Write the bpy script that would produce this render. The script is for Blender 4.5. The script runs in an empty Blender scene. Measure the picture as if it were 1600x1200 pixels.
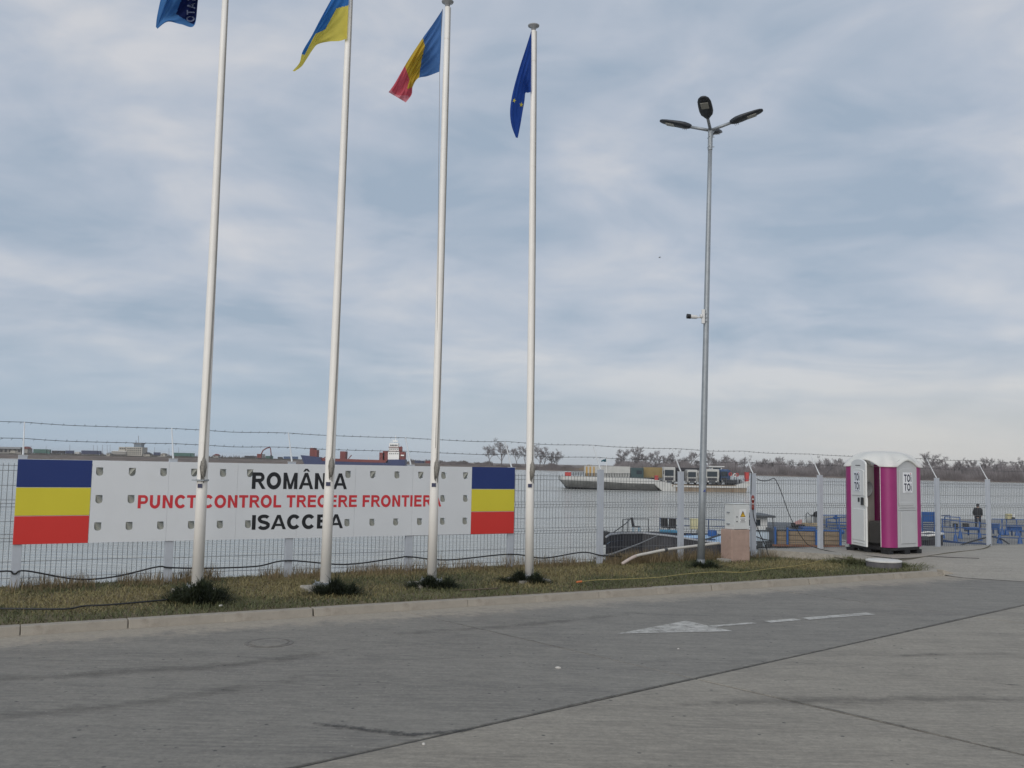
import bpy, bmesh, math, random
import numpy as np
from mathutils import Vector, Matrix, geometry

random.seed(7)
RNG = np.random.default_rng(11)
S = bpy.context.scene
COL = S.collection
R = math.radians

# ---------------------------------------------------------------- camera
F_PX, PITCH, ROLL, EYE = 1450.0, math.atan(123.5 / 1450.0), 0.0195, 1.71
_f = Vector((0, math.cos(PITCH), math.sin(PITCH)))
_u = Vector((0, -math.sin(PITCH), math.cos(PITCH)))
_r = Vector((1, 0, 0))
CR = _r * math.cos(ROLL) + _u * math.sin(ROLL)
CU = _u * math.cos(ROLL) - _r * math.sin(ROLL)
cam = bpy.data.cameras.new('camera')
cam.sensor_width = 36.0
cam.lens = 36.0 * F_PX / 1600.0
cam.clip_start = 0.1
cam.clip_end = 30000
cam_o = bpy.data.objects.new('camera', cam)
cam_o.matrix_world = Matrix(((CR.x, CU.x, -_f.x, 0), (CR.y, CU.y, -_f.y, 0), (CR.z, CU.z, -_f.z, EYE), (0, 0, 0, 1)))
COL.objects.link(cam_o)
S.camera = cam_o

# ---------------------------------------------------------------- world: overcast sky
SUN_EL, SUN_AZ = R(29), R(203)          # azimuth clockwise from +Y
world = bpy.data.worlds.new('World')
S.world = world
world.use_nodes = True
wt = world.node_tree
wt.nodes.clear()
def wn(t, **k):
    n = wt.nodes.new(t)
    for a, b in k.items():
        setattr(n, a, b)
    return n
wo = wn('ShaderNodeOutputWorld'); bg = wn('ShaderNodeBackground')
bg.inputs['Strength'].default_value = 0.1
sky = wn('ShaderNodeTexSky', sky_type='NISHITA', sun_disc=False)
sky.sun_elevation = SUN_EL
sky.sun_rotation = SUN_AZ
tc = wn('ShaderNodeTexCoord'); sep = wn('ShaderNodeSeparateXYZ')
wt.links.new(tc.outputs['Generated'], sep.inputs[0])
def wmath(op, a, b=None, c=None):
    n = wn('ShaderNodeMath', operation=op)
    for i, v in enumerate((a, b, c)):
        if v is None: continue
        if isinstance(v, (int, float)): n.inputs[i].default_value = v
        else: wt.links.new(v, n.inputs[i])
    return n.outputs[0]
zc = wmath('ADD', wmath('MAXIMUM', sep.outputs['Z'], 0.0), 0.16)
px = wmath('DIVIDE', sep.outputs['X'], zc)
py = wmath('DIVIDE', sep.outputs['Y'], zc)
comb = wn('ShaderNodeCombineXYZ')
wt.links.new(px, comb.inputs[0]); wt.links.new(py, comb.inputs[1])
def wnoise(scale, detail, rough, dist, off):
    m = wn('ShaderNodeMapping'); m.inputs['Location'].default_value = off
    m.inputs['Scale'].default_value = (0.80, 1.0, 1.0)
    m.inputs['Rotation'].default_value = (0, 0, R(-14))
    wt.links.new(comb.outputs[0], m.inputs[0])
    n = wn('ShaderNodeTexNoise'); n.inputs['Scale'].default_value = scale
    n.inputs['Detail'].default_value = detail; n.inputs['Roughness'].default_value = rough
    n.inputs['Distortion'].default_value = dist
    wt.links.new(m.outputs[0], n.inputs['Vector'])
    return n.outputs['Fac']
n1 = wnoise(1.05, 4, 0.50, 0.55, (3.1, 1.7, 0.4))
n2 = wnoise(2.3, 5, 0.5, 0.8, (7.3, 4.2, 2.0))
# rounder lumps on the underside of the cloud sheet
m3 = wn('ShaderNodeMapping'); m3.inputs['Scale'].default_value = (1.0, 1.0, 2.3); m3.inputs['Rotation'].default_value = (0, R(7), 0); m3.inputs['Location'].default_value = (2.3, 5.1, 0.7)
wt.links.new(tc.outputs['Generated'], m3.inputs[0])
n3 = wn('ShaderNodeTexNoise'); n3.inputs['Scale'].default_value = 5.4; n3.inputs['Detail'].default_value = 5; n3.inputs['Roughness'].default_value = 0.5; n3.inputs['Distortion'].default_value = 0.5
wt.links.new(m3.outputs[0], n3.inputs['Vector'])
nsum = wmath('ADD', wmath('ADD', wmath('MULTIPLY', n1, 0.38), wmath('MULTIPLY', n2, 0.24)), wmath('MULTIPLY', n3.outputs['Fac'], 0.38))
# broad drift: the cloud sheet is a little thinner and brighter towards the right of the view
nsum = wmath('ADD', nsum, wmath('MULTIPLY', sep.outputs['X'], 0.05))
ramp = wn('ShaderNodeValToRGB')
el = ramp.color_ramp.elements
el[0].position = 0.415; el[0].color = (0.300, 0.368, 0.455, 1)
el[1].position = 0.60; el[1].color = (0.535, 0.545, 0.575, 1)
e = el.new(0.50); e.color = (0.398, 0.444, 0.518, 1)
wt.links.new(nsum, ramp.inputs[0])
# a clearer band low over the horizon
hz = wn('ShaderNodeMapRange', interpolation_type='SMOOTHSTEP')
hz.inputs['From Min'].default_value = 0.0; hz.inputs['From Max'].default_value = 0.15
hz.inputs['To Min'].default_value = 0.92; hz.inputs['To Max'].default_value = 0.0
wt.links.new(sep.outputs['Z'], hz.inputs['Value'])
hcol = wn('ShaderNodeMix', data_type='RGBA')
hx = wn('ShaderNodeMapRange'); hx.inputs['From Min'].default_value = -0.3; hx.inputs['From Max'].default_value = 0.42
wt.links.new(sep.outputs['X'], hx.inputs['Value'])
wt.links.new(hx.outputs[0], hcol.inputs['Factor'])
hcol.inputs['A'].default_value = (0.325, 0.412, 0.510, 1)
hcol.inputs['B'].default_value = (0.520, 0.515, 0.505, 1)
cm = wn('ShaderNodeMix', data_type='RGBA')
wt.links.new(hz.outputs[0], cm.inputs['Factor'])
wt.links.new(ramp.outputs[0], cm.inputs['A']); wt.links.new(hcol.outputs['Result'], cm.inputs['B'])
sc10 = wn('ShaderNodeMix', data_type='RGBA', blend_type='MULTIPLY')
sc10.inputs['Factor'].default_value = 1.0
sc10.inputs['B'].default_value = (10, 10, 10, 1)
wt.links.new(cm.outputs['Result'], sc10.inputs['A'])
fm = wn('ShaderNodeMix', data_type='RGBA')
fm.inputs['Factor'].default_value = 0.06
wt.links.new(sc10.outputs['Result'], fm.inputs['A']); wt.links.new(sky.outputs[0], fm.inputs['B'])
wt.links.new(fm.outputs['Result'], bg.inputs['Color'])
wt.links.new(bg.outputs[0], wo.inputs['Surface'])

sun = bpy.data.lights.new('sun', 'SUN')
sun.energy = 1.5
sun.angle = R(60)
sun.color = (1.0, 0.95, 0.88)
sun_o = bpy.data.objects.new('sun', sun)
sd = Vector((math.sin(SUN_AZ) * math.cos(SUN_EL), math.cos(SUN_AZ) * math.cos(SUN_EL), math.sin(SUN_EL)))
sun_o.rotation_euler = sd.to_track_quat('Z', 'Y').to_euler()
sun_o.location = sd * 50
COL.objects.link(sun_o)
S.view_settings.view_transform = 'Standard'
S.view_settings.look = 'None'
S.view_settings.exposure = 0.22
S.view_settings.gamma = 1.0
S.view_settings.use_curve_mapping = False

# ---------------------------------------------------------------- helpers
def at(x, y, Y):
    """the point seen at pixel (x, y) of the photograph at distance Y ahead of the camera"""
    d = _f + CR * ((x - 800) / F_PX) - CU * ((y - 600) / F_PX)
    return Vector((0, 0, EYE)) + d * (Y / d.y)
def onz(x, y, z):
    d = _f + CR * ((x - 800) / F_PX) - CU * ((y - 600) / F_PX)
    return Vector((0, 0, EYE)) + d * ((z - EYE) / d.z)
def mpp(Y):
    return Y / F_PX

# fence frame: s along the fence, t towards the road
O0 = Vector((-6.28, 12.0, 0)); E1 = Vector((.8733, .4873, 0)); N1 = Vector((.4873, -.8733, 0))
FRZ = math.atan2(.4873, .8733)
def W(s, t, z=0.0):
    return O0 + E1 * s + N1 * t + Vector((0, 0, z))

MATS = {}
def mat(name, col, rough=.6, metal=0.0, var=.10, scale=4.0, bump=0.0, bscale=60.0, spec=.5, dirt=0.0, dcol=(.12, .10, .08), emit=None, detail=4, stretch=None):
    if name in MATS: return MATS[name]
    m = bpy.data.materials.new(name); m.use_nodes = True
    nt = m.node_tree; b = nt.nodes['Principled BSDF']
    b.inputs['Roughness'].default_value = rough; b.inputs['Metallic'].default_value = metal
    b.inputs['Specular IOR Level'].default_value = spec
    t = nt.nodes.new('ShaderNodeTexCoord'); vec = t.outputs['Object']
    if stretch:
        mp = nt.nodes.new('ShaderNodeMapping'); mp.inputs['Scale'].default_value = stretch
        nt.links.new(vec, mp.inputs[0]); vec = mp.outputs[0]
    n = nt.nodes.new('ShaderNodeTexNoise'); n.inputs['Scale'].default_value = scale; n.inputs['Detail'].default_value = detail
    n.inputs['Roughness'].default_value = .6
    nt.links.new(vec, n.inputs['Vector'])
    mr = nt.nodes.new('ShaderNodeMapRange'); mr.inputs['From Min'].default_value = .25; mr.inputs['From Max'].default_value = .75
    mr.inputs['To Min'].default_value = 1 - var; mr.inputs['To Max'].default_value = 1 + var
    nt.links.new(n.outputs['Fac'], mr.inputs['Value'])
    mx = nt.nodes.new('ShaderNodeMix'); mx.data_type = 'RGBA'; mx.blend_type = 'MULTIPLY'
    mx.inputs['Factor'].default_value = 1; mx.inputs['A'].default_value = (*col, 1)
    nt.links.new(mr.outputs[0], mx.inputs['B'])
    out = mx.outputs['Result']
    if dirt > 0:
        n2 = nt.nodes.new('ShaderNodeTexNoise'); n2.inputs['Scale'].default_value = scale * 2.3; n2.inputs['Detail'].default_value = 7
        n2.inputs['Roughness'].default_value = .7; nt.links.new(vec, n2.inputs['Vector'])
        r2 = nt.nodes.new('ShaderNodeMapRange'); r2.inputs['From Min'].default_value = .52; r2.inputs['From Max'].default_value = .8
        r2.inputs['To Max'].default_value = dirt; nt.links.new(n2.outputs['Fac'], r2.inputs['Value'])
        m2 = nt.nodes.new('ShaderNodeMix'); m2.data_type = 'RGBA'; m2.inputs['B'].default_value = (*dcol, 1)
        nt.links.new(r2.outputs[0], m2.inputs['Factor']); nt.links.new(out, m2.inputs['A']); out = m2.outputs['Result']
    nt.links.new(out, b.inputs['Base Color'])
    if bump > 0:
        n3 = nt.nodes.new('ShaderNodeTexNoise'); n3.inputs['Scale'].default_value = bscale; n3.inputs['Detail'].default_value = 3
        nt.links.new(vec, n3.inputs['Vector'])
        bp = nt.nodes.new('ShaderNodeBump'); bp.inputs['Strength'].default_value = bump; bp.inputs['Distance'].default_value = .01
        nt.links.new(n3.outputs['Fac'], bp.inputs['Height']); nt.links.new(bp.outputs[0], b.inputs['Normal'])
    if emit:
        b.inputs['Emission Color'].default_value = (*col, 1); b.inputs['Emission Strength'].default_value = emit
    MATS[name] = m
    return m

class MB:
    """collects faces and links them as ONE mesh object"""
    def __init__(self):
        self.v = []; self.f = []; self.mi = []; self.cur = 0
    def add(self, verts, faces):
        k = len(self.v)
        self.v += [tuple(p) for p in verts]
        for f in faces:
            self.f.append(tuple(i + k for i in f)); self.mi.append(self.cur)
        return self
    def quad(self, a, b, c, d):
        return self.add((a, b, c, d), ((0, 1, 2, 3),))
    def box(self, c, s, rz=0.0, M=None):
        x, y, z = (q / 2 for q in s)
        P = [Vector(p) for p in ((-x, -y, -z), (x, -y, -z), (x, y, -z), (-x, y, -z), (-x, -y, z), (x, -y, z), (x, y, z), (-x, y, z))]
        if M is None: M = Matrix.Rotation(rz, 3, 'Z')
        P = [M @ p + Vector(c) for p in P]
        return self.add(P, ((0, 3, 2, 1), (4, 5, 6, 7), (0, 1, 5, 4), (1, 2, 6, 5), (2, 3, 7, 6), (3, 0, 4, 7)))
    def hexa(self, bottom, top):
        return self.add(list(bottom) + list(top), ((3, 2, 1, 0), (4, 5, 6, 7), (0, 1, 5, 4), (1, 2, 6, 5), (2, 3, 7, 6), (3, 0, 4, 7)))
    def tube(self, pts, r, n=6, caps=True):
        pts = [Vector(p) for p in pts]; m = len(pts)
        rad = r if isinstance(r, (list, tuple)) else [r] * m
        rings = []; prev = None
        for i, p in enumerate(pts):
            d = (pts[min(i + 1, m - 1)] - pts[max(i - 1, 0)])
            d = d.normalized() if d.length > 1e-9 else Vector((0, 0, 1))
            if prev is None:
                a = Vector((0, 0, 1)) if abs(d.z) < .9 else Vector((1, 0, 0))
            else: a = prev
            x = (a - d * a.dot(d)).normalized(); y = d.cross(x); prev = x
            rings.append([p + (x * math.cos(2 * math.pi * k / n) + y * math.sin(2 * math.pi * k / n)) * rad[i] for k in range(n)])
        V = [q for g in rings for q in g]; Fc = []
        for i in range(m - 1):
            for k in range(n):
                Fc.append((i * n + k, i * n + (k + 1) % n, (i + 1) * n + (k + 1) % n, (i + 1) * n + k))
        if caps:
            Fc.append(tuple(range(n - 1, -1, -1))); Fc.append(tuple((m - 1) * n + k for k in range(n)))
        return self.add(V, Fc)
    def lathe(self, prof, c=(0, 0, 0), n=16, caps=True):
        c = Vector(c); V = []; Fc = []
        for (r, z) in prof:
            V += [c + Vector((r * math.cos(2 * math.pi * k / n), r * math.sin(2 * math.pi * k / n), z)) for k in range(n)]
        for i in range(len(prof) - 1):
            for k in range(n):
                Fc.append((i * n + k, i * n + (k + 1) % n, (i + 1) * n + (k + 1) % n, (i + 1) * n + k))
        if caps:
            Fc.append(tuple(range(n - 1, -1, -1))); Fc.append(tuple((len(prof) - 1) * n + k for k in range(n)))
        return self.add(V, Fc)
    def prism(self, poly, o, ax, ay, depth):
        """2D polygon in the plane (o, ax, ay) pushed by the vector depth"""
        o, ax, ay, dv = Vector(o), Vector(ax), Vector(ay), Vector(depth)
        A = [o + ax * p[0] + ay * p[1] for p in poly]; B = [p + dv for p in A]; n = len(A)
        Fc = [tuple(range(n)), tuple(range(2 * n - 1, n - 1, -1))] + [(i, i + n, (i + 1) % n + n, (i + 1) % n) for i in range(n)]
        return self.add(A + B, Fc)
    def grid(self, fn, nu, nv):
        V = [fn(i / nu, j / nv) for i in range(nu + 1) for j in range(nv + 1)]
        return self.add(V, [(i * (nv + 1) + j, (i + 1) * (nv + 1) + j, (i + 1) * (nv + 1) + j + 1, i * (nv + 1) + j + 1) for i in range(nu) for j in range(nv)])
    def build(self, name, m, parent=None, smooth=False, world=False, bevel=0.0, recalc=True, loc=None, autosmooth=None):
        V = self.v
        if world and parent is not None:
            inv = parent_matrix(parent).inverted()
            V = [tuple(inv @ Vector(p)) for p in V]
        me = bpy.data.meshes.new(name)
        me.from_pydata(V, [], self.f)
        ms = m if isinstance(m, (list, tuple)) else [m]
        for q in ms: me.materials.append(q)
        if len(ms) > 1:
            me.polygons.foreach_set('material_index', self.mi)
        if recalc:
            b = bmesh.new(); b.from_mesh(me); bmesh.ops.recalc_face_normals(b, faces=b.faces); b.to_mesh(me); b.free()
        if smooth: me.polygons.foreach_set('use_smooth', [True] * len(me.polygons))
        if autosmooth is not None:
            me.polygons.foreach_set('use_smooth', [True] * len(me.polygons))
            me.set_sharp_from_angle(angle=R(autosmooth))
        o = bpy.data.objects.new(name, me)
        COL.objects.link(o)
        if parent is not None: o.parent = parent
        if loc is not None: o.location = loc
        if bevel > 0:
            md = o.modifiers.new('Bevel', 'BEVEL'); md.width = bevel; md.segments = 2; md.limit_method = 'ANGLE'; md.angle_limit = R(40)
        return o

def parent_matrix(o):
    M = o.matrix_basis.copy()
    while o.parent is not None:
        o = o.parent; M = o.matrix_basis @ M
    return M
def tag(o, label=None, cat=None, group=None, kind=None):
    if label: o['label'] = label
    if cat: o['category'] = cat
    if group: o['group'] = group
    if kind: o['kind'] = kind
    return o
def thing(name, label, cat, loc=(0, 0, 0), rz=0.0, group=None):
    o = bpy.data.objects.new(name, None); COL.objects.link(o)
    o.matrix_basis = Matrix.Translation(Vector(loc)) @ Matrix.Rotation(rz, 4, 'Z')
    o.empty_display_size = .3
    return tag(o, label, cat, group)
def struct(o): o['kind'] = 'structure'; return o
def stuff(o): o['kind'] = 'stuff'; return o
def kids(o): return [c for c in bpy.data.objects if c.parent == o]
def copy_tree(o, parent=None, index=None):
    c = o.copy(); COL.objects.link(c); c.parent = parent
    for ch in list(o.children): copy_tree(ch, c)
    return c
def raw_mesh(name, V, Fidx, m, nper=3):
    """fast mesh from numpy arrays; Fidx (k, nper)"""
    me = bpy.data.meshes.new(name)
    V = np.asarray(V, dtype=np.float32); Fi = np.asarray(Fidx, dtype=np.int32)
    me.vertices.add(len(V)); me.vertices.foreach_set('co', V.ravel())
    me.loops.add(Fi.size); me.loops.foreach_set('vertex_index', Fi.ravel())
    me.polygons.add(len(Fi)); me.polygons.foreach_set('loop_start', np.arange(0, Fi.size, nper, dtype=np.int32))
    me.update(calc_edges=True)
    me.materials.append(m)
    o = bpy.data.objects.new(name, me); COL.objects.link(o)
    return o

# ------------------------------------------------------------- lettering (heavy sans capitals, cap height 1)
def arc(cx, cy, rx, ry, a0, a1, n=14):
    return [(cx + rx * math.cos(R(a0 + (a1 - a0) * i / n)), cy + ry * math.sin(R(a0 + (a1 - a0) * i / n))) for i in range(n + 1)]
def stroke(path, w, closed=False):
    n = len(path); L, Rr = [], []
    for i in range(n):
        if closed: a, b, c = path[i - 1], path[i], path[(i + 1) % n]
        else: a, b, c = path[max(i - 1, 0)], path[i], path[min(i + 1, n - 1)]
        d1 = Vector((b[0] - a[0], b[1] - a[1])); d2 = Vector((c[0] - b[0], c[1] - b[1]))
        if d1.length < 1e-9: d1 = d2
        if d2.length < 1e-9: d2 = d1
        d1.normalize(); d2.normalize()
        n1 = Vector((-d1.y, d1.x)); n2 = Vector((-d2.y, d2.x)); m = (n1 + n2).normalized()
        k = w / 2 / max(.35, m.dot(n1))
        L.append((b[0] + m.x * k, b[1] + m.y * k)); Rr.append((b[0] - m.x * k, b[1] - m.y * k))
    q = []
    for i in range(n if closed else n - 1):
        j = (i + 1) % n
        q.append((Rr[i], Rr[j], L[j], L[i]))
    return q
def rect(x0, y0, x1, y1): return [((x0, y0), (x1, y0), (x1, y1), (x0, y1))]
def glyph(ch, w=.215):
    h = w / 2; H = w * .86; hh = H / 2
    if ch == 'I': return .388, rect(.194 - h, 0, .194 + h, 1)
    if ch == 'L': return .853, rect(.1, 0, .1 + w, 1) + rect(.1 + w, 0, .80, H)
    if ch == 'T': return .853, rect(.427 - h, 0, .427 + h, 1 - H) + rect(.03, 1 - H, .824, 1)
    if ch == 'E': return .932, rect(.1, 0, .1 + w, 1) + rect(.1 + w, 0, .87, H) + rect(.1 + w, .5 - hh + .03, .82, .5 + hh + .03) + rect(.1 + w, 1 - H, .86, 1)
    if ch == 'F': return .853, rect(.1, 0, .1 + w, 1) + rect(.1 + w, .5 - hh, .74, .5 + hh) + rect(.1 + w, 1 - H, .80, 1)
    if ch == 'N': return 1.008, rect(.1, 0, .1 + w, 1) + rect(.908 - w, 0, .908, 1) + [((.1 + w, 1), (.1 + w, 1 - 1.55 * w), (.908 - w, 0), (.908 - w, 1.55 * w))]
    if ch == 'M': return 1.163, rect(.1, 0, .1 + w * .93, 1) + rect(1.063 - w * .93, 0, 1.063, 1) + [((.1 + w * .93, 1), (.1 + w * .93, 1 - 1.9 * w), (.58 - h * .9, 0), (.5815, .27)), ((1.063 - w * .93, 1), (.5815, .27), (.58 + h * .9, 0), (1.063 - w * .93, 1 - 1.9 * w)), ((.58 - h * .9, 0), (.58 + h * .9, 0), (.5815, .27))]
    if ch in 'AÂ':
        q = [((.0, 0), (.215, 0), (.504, .77), (.504, 1), (.39, 1)), ((1.008, 0), (.618, 1), (.504, 1), (.504, .77), (.793, 0)), ((.30, .225), (.708, .225), (.645, .385), (.365, .385))]
        if ch == 'Â': q += [((.27, 1.08), (.41, 1.08), (.505, 1.175), (.505, 1.26), (.42, 1.26)), ((.74, 1.08), (.59, 1.26), (.505, 1.26), (.505, 1.175), (.60, 1.08))]
        return 1.008, q
    if ch == 'O': return 1.087, stroke(arc(.543, .5, .49 - h, .51 - hh, 0, 360 - 15, 23), w, True)
    if ch == 'C': return 1.008, stroke(arc(.53, .5, .47 - h, .51 - hh, 38, 322, 20), w)
    if ch == 'U': return 1.008, stroke([(.1 + h, 1)] + arc(.504, .40, .404 - h, .41 - hh, 180, 360, 14) + [(.908 - h, 1)], w)
    if ch == 'P': return .932, rect(.1, 0, .1 + w, 1) + stroke([(.1 + w, 1 - hh), (.58, 1 - hh)] + arc(.58, .665, .20, .335 - hh, 80, -80, 10) + [(.58, .33 + hh), (.1 + w, .33 + hh)], H)
    if ch == 'R': return 1.008, rect(.1, 0, .1 + w, 1) + stroke([(.1 + w, 1 - hh), (.62, 1 - hh)] + arc(.62, .705, .19, .295 - hh, 80, -80, 10) + [(.62, .41 + hh), (.1 + w, .41 + hh)], H) + [((.48, .43), (.78, 0), (1.02, 0), (.70, .44))]
    if ch == 'S': return .932, stroke(arc(.46, .735, .30, .185, 25, 180, 9) + [(.19, .64), (.27, .56), (.46, .50), (.65, .44)] + [(.745, .36)] + arc(.455, .28, .295, .195, 0, -160, 10), w * .93)
    return .388, []

def text_parts(txt, x0, z0, hx, hy, y, parent, m, w=.215, name='letter', sink=.0015):
    """each character is one child lying flat on its board: local x along the board, z up"""
    x = x0
    for ch in txt:
        adv, qs = glyph(ch, w)
        if qs:
            b = MB()
            for k, q in enumerate(qs):
                b.add([(x + p[0] * hx, y - k % 5 * .0002, z0 + p[1] * hy) for p in q], [tuple(range(len(q)))])
            b.build(name, m, parent, recalc=False)
        x += adv * hx
    return x

# =================================================================== GROUND
def ground_mat(name, base, dark, light, sand=0.0, streak_dir=0.7, speck=.5):
    """weathered concrete: blotches, brushed streaks, aggregate specks, dusty gutter beside the kerb"""
    m = bpy.data.materials.new(name); m.use_nodes = True
    nt = m.node_tree; L = nt.links; b = nt.nodes['Principled BSDF']
    b.inputs['Roughness'].default_value = .68; b.inputs['Specular IOR Level'].default_value = .5
    g = nt.nodes.new('ShaderNodeNewGeometry')
    def noise(scale, detail, rough, sc=(1, 1, 1), rot=0.0):
        mp = nt.nodes.new('ShaderNodeMapping'); mp.inputs['Scale'].default_value = sc; mp.inputs['Rotation'].default_value = (0, 0, rot)
        L.new(g.outputs['Position'], mp.inputs[0])
        n = nt.nodes.new('ShaderNodeTexNoise'); n.inputs['Scale'].default_value = scale; n.inputs['Detail'].default_value = detail
        n.inputs['Roughness'].default_value = rough; L.new(mp.outputs[0], n.inputs['Vector']); return n.outputs['Fac']
    def rng(v, a, c, lo, hi):
        r = nt.nodes.new('ShaderNodeMapRange'); r.inputs['From Min'].default_value = a; r.inputs['From Max'].default_value = c
        r.inputs['To Min'].default_value = lo; r.inputs['To Max'].default_value = hi; L.new(v, r.inputs['Value']); return r.outputs[0]
    def mixc(f, A, B, bt='MIX'):
        x = nt.nodes.new('ShaderNodeMix'); x.data_type = 'RGBA'; x.blend_type = bt
        for key, q in (('Factor', f), ('A', A), ('B', B)):
            if isinstance(q, (int, float)): x.inputs[key].default_value = q
            elif isinstance(q, tuple): x.inputs[key].default_value = (*q, 1)
            else: L.new(q, x.inputs[key])
        return x.outputs['Result']
    blot = noise(.55, 7, .68); mid = noise(3.2, 6, .65); fine = noise(26, 6, .8)
    lane = noise(1.0, 5, .6, (.28, 3.0, 1), -R(36)); brush = noise(7, 4, .7, (.5, 4.0, 1), R(38))
    c = mixc(rng(blot, .36, .62, 0, 1), dark, base)
    c = mixc(rng(lane, .40, .68, 0, .75), c, light)
    c = mixc(rng(mid, .3, .72, 0, .6), c, dark)
    c = mixc(rng(brush, .40, .66, 0, .75), c, light)
    c = mixc(rng(fine, .25, .75, 0, 1), mixc(1, c, (.70, .70, .70), 'MULTIPLY'), mixc(1, c, (1.32, 1.32, 1.30), 'MULTIPLY'))
    # pale grit lying on the surface and dark pock marks
    vo = nt.nodes.new('ShaderNodeTexVoronoi'); vo.inputs['Scale'].default_value = 17; L.new(g.outputs['Position'], vo.inputs['Vector'])
    sparse = noise(1.6, 4, .7)
    grit = nt.nodes.new('ShaderNodeMath'); grit.operation = 'MULTIPLY'
    L.new(rng(vo.outputs['Distance'], .16, .08, 0, 1), grit.inputs[0]); L.new(rng(sparse, .44, .60, 0, speck), grit.inputs[1])
    c = mixc(grit.outputs[0], c, (.44, .41, .36))
    v2 = nt.nodes.new('ShaderNodeTexVoronoi'); v2.inputs['Scale'].default_value = 6.5; L.new(g.outputs['Position'], v2.inputs['Vector'])
    pock = nt.nodes.new('ShaderNodeMath'); pock.operation = 'MULTIPLY'
    L.new(rng(v2.outputs['Distance'], .11, .07, 0, .85), pock.inputs[0]); L.new(rng(noise(2.3, 3, .6), .45, .53, 0, 1), pock.inputs[1])
    c = mixc(pock.outputs[0], c, (.03, .03, .028))
    if sand > 0:
        # t = distance from the fence line; the kerb foot is at t = 2.93
        dp = nt.nodes.new('ShaderNodeVectorMath'); dp.operation = 'DOT_PRODUCT'; dp.inputs[1].default_value = tuple(N1)
        L.new(g.outputs['Position'], dp.inputs[0])
        t0 = nt.nodes.new('ShaderNodeMath'); t0.operation = 'SUBTRACT'; t0.inputs[1].default_value = O0.dot(N1); L.new(dp.outputs['Value'], t0.inputs[0])
        ad = nt.nodes.new('ShaderNodeMath'); ad.operation = 'ADD'; L.new(t0.outputs[0], ad.inputs[0]); L.new(rng(noise(4.5, 7, .75), .25, .75, -.42, .42), ad.inputs[1])
        f = rng(ad.outputs[0], 3.18, 3.62, sand, 0)
        mm = nt.nodes.new('ShaderNodeMath'); mm.operation = 'MULTIPLY'; L.new(f, mm.inputs[0]); L.new(rng(noise(22, 6, .8), .3, .6, .35, 1), mm.inputs[1])
        c = mixc(mm.outputs[0], c, (.34, .298, .238))
    L.new(c, b.inputs['Base Color'])
    bp = nt.nodes.new('ShaderNodeBump'); bp.inputs['Strength'].default_value = .45; bp.inputs['Distance'].default_value = .006
    L.new(noise(70, 4, .7), bp.inputs['Height']); L.new(bp.outputs[0], b.inputs['Normal'])
    return m
M_LANE = ground_mat('lane_concrete', (.172, .161, .141), (.122, .114, .102), (.232, .217, .188), sand=1.0)
M_YARD = ground_mat('yard_concrete', (.250, .225, .186), (.165, .150, .126), (.300, .273, .228), speck=.35)
M_APRON = ground_mat('apron_concrete', (.30, .275, .235), (.225, .21, .18), (.36, .33, .285), speck=.3)
M_TAR = mat('joint_filler', (.062, .060, .055), .8, var=.3, scale=5)
M_SOIL = mat('soil', (.15, .12, .075), .95, var=.35, scale=6, bump=.6, bscale=25)
M_KERB = mat('kerb_concrete', (.31, .28, .235), .9, var=.2, scale=2.2, bump=.5, bscale=70, dirt=.75, dcol=(.14, .11, .085), detail=7)
M_QUAY = mat('quay_concrete', (.27, .26, .235), .9, var=.2, scale=3, bump=.4, bscale=60, dirt=.5, dcol=(.10, .09, .08))

def clip(poly, p, n):
    """keep the side of the line through p where (q - p).n >= 0"""
    out = []
    for i in range(len(poly)):
        a, b = poly[i], poly[(i + 1) % len(poly)]
        da = (a[0] - p[0]) * n[0] + (a[1] - p[1]) * n[1]; db = (b[0] - p[0]) * n[0] + (b[1] - p[1]) * n[1]
        if da >= 0: out.append(a)
        if (da >= 0) != (db >= 0):
            k = da / (da - db); out.append((a[0] + (b[0] - a[0]) * k, a[1] + (b[1] - a[1]) * k))
    return out
g = MB()
g.add([W(-60, .25, -.107), W(90, .25, -.107), W(90, 90, -.107), W(-60, 90, -.107)], [(0, 1, 2, 3)])
ground = struct(g.build('ground', M_TAR))

J0 = Vector((1.61, 8.14)); JA = Vector((.751, .660)); JB = Vector((-.660, .751))
def slab_poly(a0, a1, b0, b1):
    P = [(J0 + JA * a + JB * b)[:] for a, b in ((a0, b0), (a1, b0), (a1, b1), (a0, b1))]
    return clip(P, W(0, .35)[:2], N1[:2])
def slabs(parent, name, m, a_edges, b_edges, gap, z):
    for i in range(len(a_edges) - 1):
        for j in range(len(b_edges) - 1):
            P = slab_poly(a_edges[i] + gap / 2, a_edges[i + 1] - gap / 2, b_edges[j] + gap / 2, b_edges[j + 1] - gap / 2)
            if len(P) < 3: continue
            b = MB(); b.prism(P, (0, 0, -.13), (1, 0, 0), (0, 1, 0), (0, 0, z + .13))
            b.build(name, m, parent, bevel=.008)
road = struct(thing('road', None, None))
slabs(road, 'slab', M_LANE, [-28.25 + 5.65 * k for k in range(0, 12)], [.005, 5.2, 10.6], .008, -.1)
yard = struct(thing('yard', None, None))
slabs(yard, 'slab', M_YARD, [-28.25 + 5.65 * k for k in range(0, 12)], [-22.6, -16.95, -11.3, -5.65, -.006], .022, -.1005)

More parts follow.
